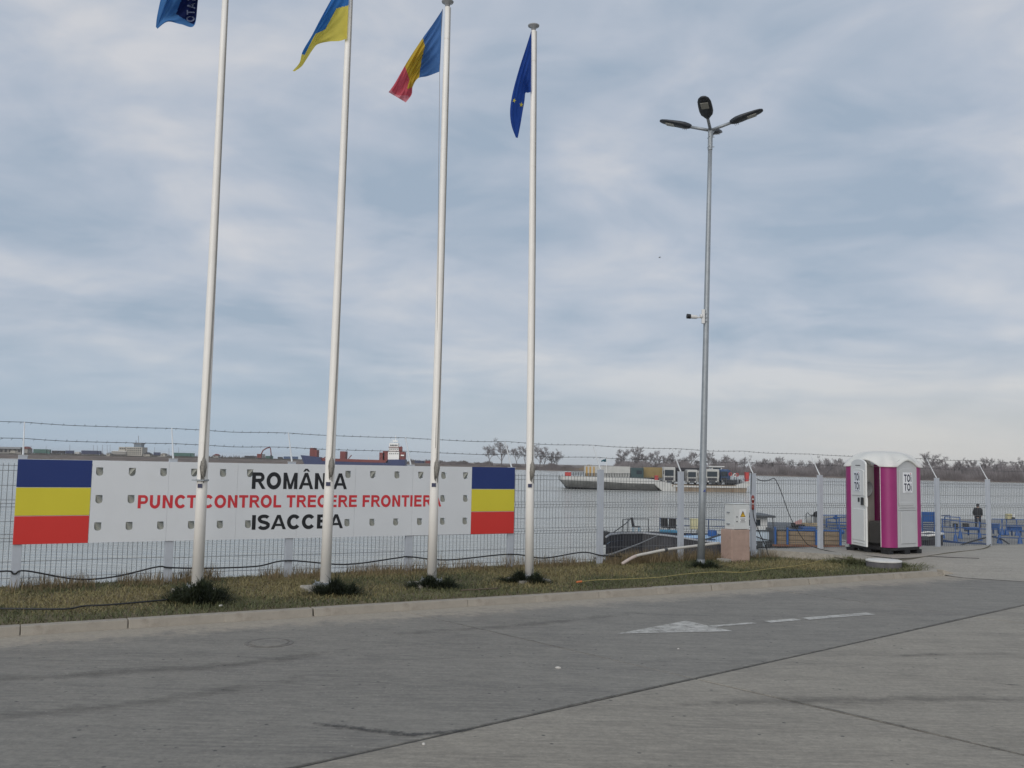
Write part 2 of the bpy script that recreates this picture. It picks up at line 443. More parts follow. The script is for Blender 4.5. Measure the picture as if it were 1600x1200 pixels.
# verge of soil under the grass, and the bank falling to the river
def sR(t):
    T = [(-1, 12.6), (0, 12.9), (1.05, 13.6), (2.38, 14.1), (2.9, 14.24)]
    for (a, b), (c, d) in zip(T, T[1:]):
        if t <= c: return b + (d - b) * max(0, (t - a)) / (c - a)
    return T[-1][1]
g = MB()
g.grid(lambda u, v: W(-26 + u * (sR(-.5 + v * 3.28) + 26), -.5 + v * 3.28, -.035 + .025 * math.sin(u * 60) * math.sin(v * 9) + (-.05 if v > .97 else 0)), 90, 14)
verge = struct(g.build('verge', M_SOIL, smooth=True))
g = MB()
g.grid(lambda u, v: W(-40 + u * 110, -.3 - v * 4.2, -.05 - (v ** 1.25) * 4.0 + .10 * math.sin(u * 190) * v), 160, 10)
bank = struct(g.build('bank', mat('bank_earth', (.11, .09, .06), .95, var=.4, scale=2, bump=.5, bscale=12), smooth=True))

# concrete apron on the right, rising to the quay edge
def zf(s): return max(-.01, .125 - .0155 * max(0, s - 12.9))
def tb(s): return 3.1 if s < 14.27 else min(10.5, 3.27 + (s - 14.27) * 1.37)
def s_left(t):
    if t < 2.9: return sR(t)
    if t < 3.27: return 14.27
    return 14.27 + (t - 3.27) / 1.37
def apron_z(s, t):
    b = tb(s); k = min(1, max(0, (t - .9) / max(.2, b - .9))); k = k * k * (3 - 2 * k)
    return zf(s) * (1 - k) - .0945 * k
g = MB()
def ap(u, v):
    t = -.02 + v * 10.4; a = s_left(t); s = a + (u ** 1.6) * (46 - a)
    return W(s, t, apron_z(s, t))
g.grid(ap, 60, 60)
lip = []
for k in range(25):
    t = -.02 + 2.95 * k / 24; s = s_left(t); lip.append((W(s, t, apron_z(s, t)), W(s - .01, t, -.12)))
for (a, b), (c, d) in zip(lip, lip[1:]): g.quad(a, c, d, b)
apron = struct(g.build('apron', M_APRON, smooth=False))
q = MB()
s = 12.95
while s < 30:
    z = zf(s) + .004
    b = MB(); b.box((0, 0, -.16), (.475, .24, .32), 0)
    o = b.build('kerb_block', M_QUAY, apron, bevel=.012)
    o.matrix_basis = Matrix.Translation(W(s + .25, -.125, z + random.uniform(-.006, .006))) @ Matrix.Rotation(FRZ, 4, 'Z')
    s += .5
# road kerb, one stone at a time
kerb = struct(thing('kerb', None, None, O0, FRZ))
ks, i = -9.0, 0
protoK = None
while ks < 14.2:
    Lk = .997 if ks + 1 < 14.2 else 14.27 - ks
    endz = .0
    b = MB()
    z1 = -.014; z2 = -.014 if Lk > .9 and ks + 1 < 14.2 else -.05
    b.hexa([(0, -2.935, -.16), (Lk, -2.935, -.16), (Lk, -2.77, -.16), (0, -2.77, -.16)], [(0, -2.895, z1), (Lk, -2.895, z2), (Lk, -2.77, z2), (0, -2.77, z1)])
    o = b.build('kerb_stone', M_KERB, kerb, bevel=.008)
    o.location = (ks, random.uniform(-.004, .004), random.uniform(-.004, .004)); o.rotation_euler.z = random.uniform(-.003, .003)
    ks += 1.0; i += 1
b = MB()
b.hexa([(0, -2.935, -.16), (.32, -3.0, -.16), (.32, -2.77, -.16), (0, -2.77, -.16)], [(0, -2.90, 0), (.30, -2.97, -.085), (.30, -2.77, -.07), (0, -2.77, 0)])
o = b.build('kerb_stone', M_KERB, kerb, bevel=.012); o.location = (14.275, 0, 0)

# worn white arrow painted on the lane
def worn(name, col, keep=.5, sc=6, soft=.16, full=1.0, mask=0.0):
    m = bpy.data.materials.new(name); m.use_nodes = True; nt = m.node_tree; b = nt.nodes['Principled BSDF']
    b.inputs['Base Color'].default_value = (*col, 1); b.inputs['Roughness'].default_value = .8
    g = nt.nodes.new('ShaderNodeNewGeometry')
    n = nt.nodes.new('ShaderNodeTexNoise'); n.inputs['Scale'].default_value = sc; n.inputs['Detail'].default_value = 9; n.inputs['Roughness'].default_value = .75
    nt.links.new(g.outputs['Position'], n.inputs['Vector'])
    r = nt.nodes.new('ShaderNodeMapRange'); r.inputs['From Min'].default_value = 1 - keep - soft; r.inputs['From Max'].default_value = 1 - keep + soft; r.inputs['To Max'].default_value = full
    src = n.outputs['Fac']
    if mask:
        at_ = nt.nodes.new('ShaderNodeAttribute'); at_.attribute_name = 'mask'
        m1 = nt.nodes.new('ShaderNodeMath'); m1.operation = 'MULTIPLY_ADD'; m1.inputs[1].default_value = mask; m1.inputs[2].default_value = -mask
        m2 = nt.nodes.new('ShaderNodeMath'); m2.operation = 'ADD'
        nt.links.new(at_.outputs['Fac'], m1.inputs[0]); nt.links.new(m1.outputs[0], m2.inputs[0]); nt.links.new(src, m2.inputs[1]); src = m2.outputs[0]
    nt.links.new(src, r.inputs['Value'])
    tr = nt.nodes.new('ShaderNodeBsdfTransparent'); mx = nt.nodes.new('ShaderNodeMixShader')
    nt.links.new(r.outputs[0], mx.inputs[0]); nt.links.new(tr.outputs[0], mx.inputs[1]); nt.links.new(b.outputs[0], mx.inputs[2])
    nt.links.new(mx.outputs[0], nt.nodes['Material Output'].inputs['Surface'])
    return m
M_PAINT = worn('road_paint', (.46, .45, .42), .60, 5)
g = MB()
zp = -.0955
g.add([(1.18, 10.17, zp), (2.50, 10.46, zp), (2.10, 11.10, zp)], [(0, 1, 2)])
ax0, ax1 = Vector((2.30, 10.74)), Vector((4.60, 11.93))
dv = (ax1 - ax0).normalized(); nv = Vector((-dv.y, dv.x))
for a, b_, w in ((0, .66, .045), (.86, 1.34, .06), (1.46, 2.58, .075)):
    p, q_ = ax0 + dv * a, ax0 + dv * b_
    g.add([(*(p - nv * w), zp), (*(q_ - nv * w), zp), (*(q_ + nv * w), zp), (*(p + nv * w), zp)], [(0, 1, 2, 3)])
arrow = struct(g.build('road_marking', M_PAINT))
# tyre scuffs and drag marks on the concrete
M_SCUFF = worn('tyre_rubber', (.060, .058, .055), .58, 18, .14, .85, .40)
M_STAIN = worn('oil_stain', (.105, .098, .088), .56, 3.5, .22, .42, .45)
M_SPALL = worn('joint_spalling', (.085, .081, .073), .58, 13, .18, .7, .42)
def scuff(pts, w, m=None, nm='tyre_scuffs', z=-.0968):
    """a flat smear on the paving; the point attribute 'mask' is 1 along its middle and 0 at its rim, so that it frays out"""
    P = [Vector(p) for p in pts]
    if len(P) < 3: P = [P[0], P[0].lerp(P[1], .5), P[1]]
    g = MB(); k = []
    for i, p in enumerate(P):
        d = (P[min(i + 1, len(P) - 1)] - P[max(i - 1, 0)]).normalized(); n_ = Vector((-d.y, d.x)); e_ = 0 if i in (0, len(P) - 1) else 1
        g.v += [(*(p - n_ * w), z), (*p, z), (*(p + n_ * w), z)]; k += [0, e_, 0]
    for i in range(len(P) - 1):
        for j in (0, 1): g.f.append((i * 3 + j, i * 3 + j + 1, i * 3 + j + 4, i * 3 + j + 3)); g.mi.append(0)
    o = g.build(nm, m or M_SCUFF); at_ = o.data.attributes.new('mask', 'FLOAT', 'POINT'); at_.data.foreach_set('value', k)
    return stuff(o)
scuff([(-1.45, 6.62), (-1.15, 6.50), (-.85, 6.40), (-.62, 6.33), (-.30, 6.44), (-.10, 6.52)], .09)
scuff([(4.05, 8.27), (4.33, 8.13), (4.55, 8.09)], .035)
scuff([(1.00, 5.80), (1.45, 5.60), (1.85, 5.44)], .13)
scuff([(1.45, 5.75), (1.85, 5.62), (2.35, 5.52)], .22, M_STAIN, 'oil_stain', -.0972)
scuff([(.6, 7.30), (2.2, 7.42), (3.6, 7.6), (5.6, 7.6)], .24, M_STAIN, 'tyre_track', -.0974)
scuff([(3.0, 9.0), (4.2, 9.4), (5.6, 9.5)], .14, M_STAIN, 'tyre_track', -.0976)
scuff([(-5.8, 7.4), (-3.8, 7.7), (-2.4, 8.3), (-.6, 9.6)], .26, M_STAIN, 'tyre_track', -.0974)
scuff([(-4.8, 6.0), (-2.8, 6.9), (-1.0, 8.3)], .28, M_STAIN, 'tyre_track', -.0978)
scuff([(-2.2, 9.5), (.2, 10.6), (2.4, 12.1)], .22, M_STAIN, 'tyre_track', -.0973)
scuff([(2.6, 6.5), (4.2, 6.6), (6.0, 6.4)], .3, M_STAIN, 'tyre_track', -.0979)
JP = lambda a, b_: tuple((J0 + JA * a + JB * b_)[:])
scuff([JP(-9, .0), JP(-5, .008), JP(-3, -.012), JP(-1.2, .012), JP(0, .0), JP(2.4, -.012), JP(5, .01), JP(12, 0)], .040, M_SPALL, 'joint_spalling', -.0970)
scuff([JP(0, .3), JP(.012, -1.4), JP(-.010, -2.6), JP(.006, -4), JP(0, -5.9)], .038, M_SPALL, 'joint_spalling', -.0969)
scuff([JP(0, -.2), JP(.006, 2.4), JP(0, 5.4)], .020, M_SPALL, 'joint_spalling', -.0971)
scuff([JP(5.65, -.2), JP(5.66, 2.4), JP(5.65, 4.9)], .022, M_SPALL, 'joint_spalling', -.0975)
# manhole
mh = thing('manhole_cover', 'round concrete manhole cover set flush in the road', 'manhole cover', (-2.34, 9.32, -.1))
b = MB(); b.lathe([(.0, 0), (.185, 0), (.185, .006), (.0, .006)], n=28, caps=False); b.build('lid', M_LANE, mh)
b = MB(); b.lathe([(.20, .001), (.20, .005), (.235, .005), (.235, .001)], n=28, caps=False); b.build('frame', mat('manhole_frame', (.16, .15, .135), .8, var=.4, scale=9), mh)

# pebbles and chips of litter, each lying on the road, apron or grass
M_STONE = mat('pale_stone', (.50, .48, .44), .9, var=.2, scale=12)
for i, (x, y, z, r, lab) in enumerate(((1227, 866, .0, .055, 'pale broken stone in the grass below the apron edge'), (345, 947, .0, .022, 'small white chip beside the dark grass clump'),
        (1093, 967 - 30, -.1, .0, ''), (872, 1044, -.1, .02, 'small pale pebble on the dark lane'), (1060, 1014, -.1, .012, 'tiny white pebble below the painted arrow'),
        (662, 1163, -.1, .014, 'white chip on the joint near the tyre scuff'))):
    if r == 0: continue
    b = MB(); b.lathe([(.0, -.3 * r), (r, 0), (.8 * r, .5 * r), (.3 * r, .75 * r)], n=6)
    p = onz(x, y, z); o = b.build('stone', M_STONE, bevel=.002); o.location = p; o.rotation_euler.z = i; o.scale = (1.5, .9, 1)
    tag(o, lab, 'stone')

# =================================================================== WATER
wm = bpy.data.materials.new('river_water'); wm.use_nodes = True
nt = wm.node_tree; b = nt.nodes['Principled BSDF']
b.inputs['Base Color'].default_value = (.44, .445, .415, 1); b.inputs['Roughness'].default_value = .14
b.inputs['IOR'].default_value = 1.33
geo = nt.nodes.new('ShaderNodeNewGeometry')
def wv(scale, sc, rot, det):
    mp = nt.nodes.new('ShaderNodeMapping'); mp.inputs['Scale'].default_value = sc; mp.inputs['Rotation'].default_value = (0, 0, rot)
    nt.links.new(geo.outputs['Position'], mp.inputs[0])
    n = nt.nodes.new('ShaderNodeTexNoise'); n.inputs['Scale'].default_value = scale; n.inputs['Detail'].default_value = det
    n.inputs['Roughness'].default_value = .6; n.inputs['Distortion'].default_value = .4
    nt.links.new(mp.outputs[0], n.inputs['Vector']); return n.outputs['Fac']
wa = wv(1.05, (.30, 1, 1), R(-10), 7); wb = wv(.16, (.35, 1, 1), R(8), 5)
ad = nt.nodes.new('ShaderNodeMath'); ad.operation = 'ADD'
ml = nt.nodes.new('ShaderNodeMath'); ml.operation = 'MULTIPLY'; ml.inputs[1].default_value = 1.6
wc = wv(.035, (.30, 1, 1), R(6), 4)          # gusts: rougher and calmer stretches of the river
gm = nt.nodes.new('ShaderNodeMapRange'); gm.inputs['From Min'].default_value = .35; gm.inputs['From Max'].default_value = .65; gm.inputs['To Min'].default_value = .45; gm.inputs['To Max'].default_value = 1.45
nt.links.new(wc, gm.inputs['Value']); wg = nt.nodes.new('ShaderNodeMath'); wg.operation = 'MULTIPLY'; nt.links.new(wa, wg.inputs[0]); nt.links.new(gm.outputs[0], wg.inputs[1])
nt.links.new(wb, ml.inputs[0]); nt.links.new(wg.outputs[0], ad.inputs[0]); nt.links.new(ml.outputs[0], ad.inputs[1])
bp = nt.nodes.new('ShaderNodeBump'); bp.inputs['Strength'].default_value = 1.0; bp.inputs['Distance'].default_value = .75
nt.links.new(ad.outputs[0], bp.inputs['Height']); nt.links.new(bp.outputs[0], b.inputs['Normal'])
ZW = -3.3
g = MB()
g.add([(-4000, -200, ZW), (4000, -200, ZW), (4000, 1500, ZW), (-4000, 1500, ZW)], [(0, 1, 2, 3)])
g.v[0] = (*W(-4000, -2.2)[:2], ZW); g.v[1] = (*W(4000, -2.2)[:2], ZW)
river = struct(g.build('river', wm))

# =================================================================== FAR BANK
SH = [(-700, 930, .3), (-100, 905, .6), (200, 900, .6), (480, 880, .4), (640, 840, .0), (760, 780, -1.2), (850, 690, -2.2), (1050, 640, -2.3), (1220, 590, -2.2), (1430, 505, -2.1), (1600, 480, -2.0), (1900, 455, -2.0), (2500, 430, -2)]
def shore(px):
    for a, b_ in zip(SH, SH[1:]):
        if px <= b_[0]:
            k = (px - a[0]) / (b_[0] - a[0]); Y = a[1] + (b_[1] - a[1]) * k; zt = a[2] + (b_[2] - a[2]) * k
            d = at(px, 700, Y); return Vector((d.x, Y, zt))
    return Vector((0, SH[-1][1], SH[-1][2]))
pxs = [-700 + 40 * k for k in range(81)]
g = MB(); V = []
for x in pxs:
    p = shore(x); d = Vector((p.x, p.y, 0)).normalized(); j = random.uniform(-1.5, 1.5)
    high = p.z > -1
    rows = [(-2 + j, ZW - .5), (1 + j, ZW + .35), (18 if high else 4, (p.z * .75 + ZW * .25)), (34 if high else 9, p.z), (160, p.z + .3), (5200, p.z + .2)]
    V.append([(p.x + d.x * a, p.y + d.y * a, z) for a, z in rows])
n = 6
g.add([q for r_ in V for q in r_], [(i * n + j, (i + 1) * n + j, (i + 1) * n + j + 1, i * n + j + 1) for i in range(len(V) - 1) for j in range(n - 1)])
M_FARLAND = mat('far_bank_earth', (.115, .088, .072), .95, var=.45, scale=.06, detail=9, dirt=.6, dcol=(.20, .17, .135))
far_bank = struct(g.build('far_bank', M_FARLAND, smooth=True))

# =================================================================== FENCE
M_POST = mat('post_paint', (.43, .46, .505), .45, var=.05, scale=5, dirt=.25, dcol=(.30, .30, .29))
M_WIRE = mat('mesh_wire', (.115, .12, .125), .5, metal=.3, var=.2)
M_BARB = mat('barbed_steel', (.10, .10, .10), .5, metal=.5, var=.3)
PS = [-3.6, -1.8, 0, 1.845, 3.51, 5.40, 7.215, 9.01, 10.81, 12.60, 14.43, 16.25, 18.10, 19.92, 21.72, 23.5]
fence = thing('mesh_fence', 'welded wire mesh fence on pale square posts with two barbed wires along the river', 'fence', O0, FRZ)
def ptop(s): return 1.692 - .0071 * s
M_CAPW = mat('post_cap', (.58, .60, .61), .5)
for s in PS:
    zt = ptop(s); zb = -.15 if s < 12.7 else zf(s) - .05
    b = MB(); b.box((0, 0, (zt - .008 + zb) / 2), (.108, .062, zt - .008 - zb))
    post = b.build('post', M_POST, fence, bevel=.004, loc=(s, 0, 0))
    b = MB(); b.box((0, 0, zt - .004), (.116, .070, .008)); b.build('cap', M_CAPW, post, bevel=.002)
    b = MB(); b.tube([(0, 0, zt), (0, .04, zt + .06), (0, .25, zt + .43)], [.013, .012, .008], 6)
    b.build('barbed_wire_arm', M_CAPW, post)
HZ = [.12, .33, .585, .675, .84, 1.025, 1.115, 1.30, 1.49, 1.555]
def wire_v(b, x, z1, r=.0031):
    P = [(0, .03), (0, .58), (-.028, .63), (0, .68), (0, 1.02), (-.028, 1.07), (0, 1.12), (0, z1)]
    k = len(b.v); V = []; Fc = []
    for (y, z) in P:
        V += [(x - r, y + .036 - r, z), (x + r, y + .036 - r, z), (x, y + .036 + r, z)]
    for i in range(len(P) - 1):
        for j in range(3):
            Fc.append((i * 3 + j, i * 3 + (j + 1) % 3, i * 3 + 3 + (j + 1) % 3, i * 3 + 3 + j))
    b.add(V, Fc)
for i in range(len(PS) - 1):
    a, c = PS[i] + .03, PS[i + 1] - .03
    zoff = -.0071 * PS[i] if PS[i] > 0 else 0
    b = MB(); nW = round((c - a) / .0625)
    for k in range(nW + 1): wire_v(b, a + (c - a) * k / nW, 1.585)
    for z in HZ:
        for y in (.036 - .006,) if z not in (.63, 1.07) else (.01,):
            b.tube([(a, y, z), (c, y, z)], .0042, 3, False)
    for z in (.63, 1.07): b.tube([(a, .003, z), (c, .003, z)], .0044, 3, False)
    o = b.build('mesh_panel', M_WIRE, fence, recalc=False); o.location.z = zoff
for (h, y) in ((.43, .25), (.215, .137)):
    b = MB(); pts = []
    for i in range(len(PS) - 1):
        for k in range(8):
            s = PS[i] + (PS[i + 1] - PS[i]) * k / 8
            pts.append((s, y + .004 * math.sin(s * 31), ptop(s) + h - .02 * math.sin(math.pi * k / 8) + .004 * math.sin(s * 23)))
    b.tube(pts, .0036, 4)
    s = PS[0]
    while s < PS[-1] - .1:
        j = random.uniform(-.01, .01); z = ptop(s) + h - .012
        for a in (0, 1.6):
            d = Vector((math.cos(a + j * 60) * .008, math.sin(a) * .014, .017 * math.cos(a * .9)))
            p = Vector((s + a * .008, y, z)); b.tube([p - d, p + d], .0026, 3, False)
        s += .13 + j
    b.build('barbed_wire', M_BARB, fence, recalc=False)

# =================================================================== SIGN BOARD ON THE FENCE
M_SIGNW = mat('sign_white', (.66, .68, .70), .35, var=.03, scale=1.5, dirt=.12, dcol=(.45, .44, .40))
M_SBLUE = mat('sign_blue', (.012, .032, .155), .35, var=.06, scale=1)
M_SYEL = mat('sign_yellow', (.62, .54, .035), .35, var=.05, scale=1)
M_SRED = mat('sign_red', (.60, .035, .028), .35, var=.05, scale=1)
M_LETK = mat('letter_black', (.012, .013, .016), .4)
M_LETR = mat('letter_red', (.58, .035, .045), .4)
M_VENT = mat('vent_back', (.30, .305, .27), .6, var=.15, scale=30)
ZB, ZT, THK = .556, 1.634, .012
sign = thing('border_sign', 'long white sign board with blue, yellow and red ends hung on the fence', 'sign', W(0, .048), FRZ)
VT = [(x, 1.49) for x in (.914, 1.319, 1.721, 2.127, 2.519, 2.895, 4.363, 4.757, 5.156, 5.555, 5.954, 6.341)] + \
     [(x, 1.125) for x in (.925, 1.322, 5.948, 6.351)] + [(x, .766) for x in (.929, 1.316, 1.715, 2.118, 2.507, 2.899, 4.374, 4.771, 5.158, 5.556, 5.953, 6.349)]
def shield(cx, cz, k=1.0):
    w, h = .044 * k, .056 * k
    return [(cx - w, cz + h), (cx - w, cz - h * .35)] + [(cx - w * math.cos(R(a)), cz - h * .35 - h * .65 * math.sin(R(a))) for a in (30, 60, 90, 120, 150)] + [(cx + w, cz - h * .35), (cx + w, cz + h)]
for x0, x1 in ((.822, 1.79), (1.79, 2.722), (2.722, 3.6), (3.6, 4.48), (4.48, 5.42), (5.42, 6.455)):
    outer = [(x0 + .001, ZB), (x1 - .001, ZB), (x1 - .001, ZT), (x0 + .001, ZT)]
    holes = [shield(*v)[::-1] for v in VT if x0 < v[0] < x1]
    polys = [[Vector((p[0], p[1], 0)) for p in P] for P in [outer] + holes]
    flat = [p for P in polys for p in P]
    tris = geometry.tessellate_polygon(polys)
    nv_ = len(flat)
    b = MB(); V = [(p.x, 0, p.y) for p in flat] + [(p.x, THK, p.y) for p in flat]
    Fc = [tuple(t) for t in tris] + [tuple(i + nv_ for i in t[::-1]) for t in tris]
    k = 0
    for P in polys:
        for i in range(len(P)): Fc.append((k + i, k + (i + 1) % len(P), k + (i + 1) % len(P) + nv_, k + i + nv_))
        k += len(P)
    b.add(V, Fc); b.build('white_panel', M_SIGNW, sign)
for i, v in enumerate(VT):                      # tongues of the wind vents: each plate creased along its diagonal
    b = MB(); P = shield(0, 0, .985)
    flip = -1 if v[1] > 1.3 and i % 2 else 1
    def yy_(x, z):
        d = (x * flip + z * .78) / .044          # distance from the crease
        return THK * .35 + (.5 * .022 * abs(d) if d > 0 else .030 * abs(d))
    mid_ = [(0.0, 0.0), (.028 * flip, -.036), (-.028 * flip, .036)]
    outer = P + P[:1]
    tr_ = [(-.043 * flip, .055), (.036 * flip, -.046)]
    A_, B_ = Vector((-.043 * flip, .0555)), Vector((.038 * flip, -.0475))
    def side(p): return (B_.x - A_.x) * (p[1] - A_.y) - (B_.y - A_.y) * (p[0] - A_.x)
    for sg in (1, -1):
        half = [p for p in P if side(p) * sg > -1e-6]
        pts = [(A_.x, A_.y)] + half + [(B_.x, B_.y)]
        cxx = sum(p[0] for p in pts) / len(pts); czz = sum(p[1] for p in pts) / len(pts)
        pts = sorted(set(pts), key=lambda p: math.atan2(p[1] - czz, p[0] - cxx))
        dmax = .06
        V3 = []
        for p in pts:
            dist_ = abs(side(p)) / (B_ - A_).length
            V3.append((p[0], .001 + dist_ * (.55 if sg == -1 else .8), p[1]))
        b.add(V3, [tuple(range(len(V3)))])
    b.build('vent_flap', M_VENT, sign, loc=(v[0], 0, v[1]), recalc=False)
for xa, xb in ((-.055, .818), (6.459, 7.252)):
    for nm, m, z0, z1 in (('blue_stripe', M_SBLUE, 1.282, ZT + .002), ('yellow_stripe', M_SYEL, .918, 1.274), ('red_stripe', M_SRED, ZB - .002, .910)):
        b = MB(); b.box(((xa + xb) / 2, .004, (z0 + z1) / 2), (xb - xa, .014, z1 - z0)); b.build(nm, m, sign, bevel=.002)
    b = MB(); b.box(((xa + xb) / 2, .010, (ZB + ZT) / 2), (xb - xa - .002, .008, ZT - ZB - .002)); b.build('backing_sheet', M_SIGNW, sign)
for z in (.62, 1.57):
    b = MB(); b.box((3.6, .026, z), (7.25, .022, .03)); b.build('mounting_rail', M_POST, sign)
text_parts('ROMÂNIA', 2.905, 1.268, .2165, .238, -.002, sign, M_LETK, .245)
text_parts('PUNCT CONTROL TRECERE FRONTIERA', 1.392, 1.002, .1635, .178, -.002, sign, M_LETR, .235)
text_parts('ISACCEA', 2.935, .688, .2185, .208, -.002, sign, M_LETK, .245)

# =================================================================== CABLES ON THE FENCE
M_BLACK = mat('black_rubber', (.014, .015, .017), .5, var=.2)
def smooth(pts, n=6):
    P = [Vector(p) for p in pts]; out = []
    for i in range(len(P) - 1):
        p0, p1, p2, p3 = P[max(i - 1, 0)], P[i], P[i + 1], P[min(i + 2, len(P) - 1)]
        for k in range(n):
            t = k / n
            out.append(.5 * ((2 * p1) + (p2 - p0) * t + (2 * p0 - 5 * p1 + 4 * p2 - p3) * t * t + (3 * p1 - p0 - 3 * p2 + p3) * t ** 3))
    return out + [P[-1]]
cb = [(-3, .15), (-1.2, .10), (-.176, .223), (-.017, .185), (.111, .22), (.711, .089), (1.175, .103), (1.692, .21), (1.858, .195), (2.325, .169), (3.033, .169), (3.492, .235), (4.367, .149), (5.186, .217), (5.399, .23), (6.059, .159), (7.185, .215), (7.839, .132), (8.609, .204), (9.01, .138), (9.489, .10), (9.95, .02)]
b = MB(); b.tube(smooth([W(s, .05, z) for s, z in cb]), .0105, 6)
tag(b.build('cable', M_BLACK, smooth=True), 'black cable drooping along the foot of the mesh fence behind the flagpoles', 'cable')
rope = [onz(930, 893, .05), onz(960, 886, .05)]
# supply lead with an inline plug pair on the post behind the grey cabinet
lead = [W(12.52, .05, 1.63), W(12.50, .06, 1.45), W(12.49, .06, 1.19)]
b = MB(); b.tube(smooth(lead), .007, 6)
tag(b.build('cable', M_BLACK, smooth=True), 'short black lead from the post top down to the red plug', 'cable')
plug = thing('plug_coupling', 'red and white inline plug coupling hanging on the post beside the cabinet', 'plug', W(12.515, .085, 0))
M_PLUG = mat('plug_red', (.20, .035, .028), .45, var=.2, scale=20); M_PLUGW = mat('plug_white', (.70, .70, .68), .4)
b = MB(); b.lathe([(.012, .90), (.026, .92), (.027, .985), (.018, .99)], n=12); b.build('socket_body', M_PLUG, plug, True)
b = MB(); b.lathe([(.018, 1.055), (.028, 1.06), (.031, 1.15), (.014, 1.18)], n=12); b.build('plug_body', M_PLUG, plug, True)
b = MB(); b.lathe([(.0215, .991), (.0225, 1.054)], n=12); b.build('collar', M_PLUG, plug, True)
b = MB(); b.box((-.006, -.028, 1.105), (.022, .012, .028)); b.build('indicator', M_PLUGW, plug, bevel=.004)
b = MB(); b.box((-.004, -.022, 1.015), (.03, .012, .014)); b.build('clip', M_PLUGW, plug, bevel=.003)
lead2 = [W(12.52, .085, .91), W(12.545, .08, .75), W(12.70, .07, .45), W(12.85, .08, .2), W(12.87, .12, .05), W(12.87, .16, -.01)]
b = MB(); b.tube(smooth(lead2), .0085, 6)
tag(b.build('cable', M_BLACK, smooth=True), 'black cable running from the red plug down into the grass', 'cable')
lead3 = [W(12.66, .04, 1.50), W(12.78, .05, 1.46), W(12.94, .05, 1.465), W(13.06, .05, 1.505), W(13.13, .05, 1.50), W(13.22, .05, 1.38), W(13.31, .05, 1.22), W(13.55, .06, .72), W(13.85, .1, .30), W(14.0, .2, zf(14) + .06), W(14.12, .7, .10), W(14.35, 1.55, .085), W(14.45, 1.7, .075)]
b = MB(); b.tube(smooth(lead3), .0075, 6)
tag(b.build('cable', M_BLACK, smooth=True), 'black cable looping from the post over the mesh and onto the concrete', 'cable')
M_ROPE = mat('yellow_rope', (.33, .27, .10), .8, var=.2, scale=20)
b = MB(); b.tube([onz(901, 909.5, .05), onz(909, 908.5, .055)], .014, 6); tag(b.build('rope_end', mat('orange_tape', (.55, .16, .05), .6)), 'orange taped end of the yellow rope in the grass', 'rope end')
yr = [(905, 909), (935, 906), (970, 905), (1030, 902), (1070, 897), (1120, 893.5), (1160, 894), (1200, 889), (1230, 886), (1262, 881), (1290, 873.5)]
b = MB(); b.tube(smooth([onz(x, y, .05) for x, y in yr]), .005, 5)
tag(b.build('rope', M_ROPE, smooth=True), 'thin yellow rope lying across the grass in front of the lamp post', 'rope')
yr2 = [(1304, 871), (1330, 874), (1380, 875.5), (1420, 873), (1450, 869), (1485, 863.5), (1520, 860), (1540, 856), (1549, 850)]
b = MB(); b.tube(smooth([onz(x, y, .07 if x < 1500 else .045) for x, y in yr2]), .011, 5)
tag(b.build('cable', mat('dull_cable', (.10, .09, .06), .7), smooth=True), 'dull brown cable lying on the concrete below the toilet cabin', 'cable')
b = MB(); b.tube(smooth([onz(x, y, .07) for x, y in ((1388, 873), (1420, 872), (1450, 869.5), (1490, 871), (1530, 872.5))]), .006, 5)
tag(b.build('cable', M_BLACK, smooth=True), 'black cable curving over the concrete right of the toilet cabin', 'cable')
b = MB(); b.tube(smooth([onz(x, y, .035) for x, y in ((-40, 952), (0, 951), (100, 951.5), (130, 947), (170, 945), (240, 939), (262, 937))]), .010, 5)
tag(b.build('hose', M_BLACK, smooth=True), 'thin dark hose half buried in the grass at the kerb', 'hose')
b = MB(); b.tube(smooth([onz(x, y, .035) for x, y in ((720, 922.5), (745, 921), (778, 919))]), .009, 5)
tag(b.build('stick', mat('dead_wood', (.11, .085, .06), .9), smooth=True), 'short dead stick lying in dry grass between two flagpoles', 'stick')

# white drain pipe
pb = thing('drain_pipe', 'white plastic pipe lying bent across the grass towards the pink plinth', 'pipe', onz(972, 881, 0))
def PW(x, y, Y): return at(x, y, Y)
pp = [PW(972, 881, 16.1), PW(985, 873, 16.22), PW(996, 868, 16.3), PW(1010, 865, 16.4), PW(1040, 859, 16.6), PW(1075, 854.5, 16.85), PW(1124, 848.5, 17.1)]
M_PIPE = mat('pipe_plastic', (.52, .50, .46), .4, var=.06, scale=5, dirt=.3, dcol=(.4, .35, .3)); M_PIPEP = mat('pipe_sleeve', (.50, .42, .38), .5, var=.15, scale=6, dirt=.4)
sp = smooth(pp, 5)
b = MB(); b.tube(sp[9:], .025, 12); b.build('straight_pipe', M_PIPE, pb, True, True)
b = MB(); b.tube(sp[:10], [.025] + [.028] * 8 + [.028], 12); b.build('elbow_sleeve', M_PIPEP, pb, True, True)
b = MB(); d = (sp[20] - sp[19]).normalized(); b.tube([sp[20] - d * .03, sp[20] + d * .03], .034, 12); b.build('clamp', M_BARB, pb, False, True)

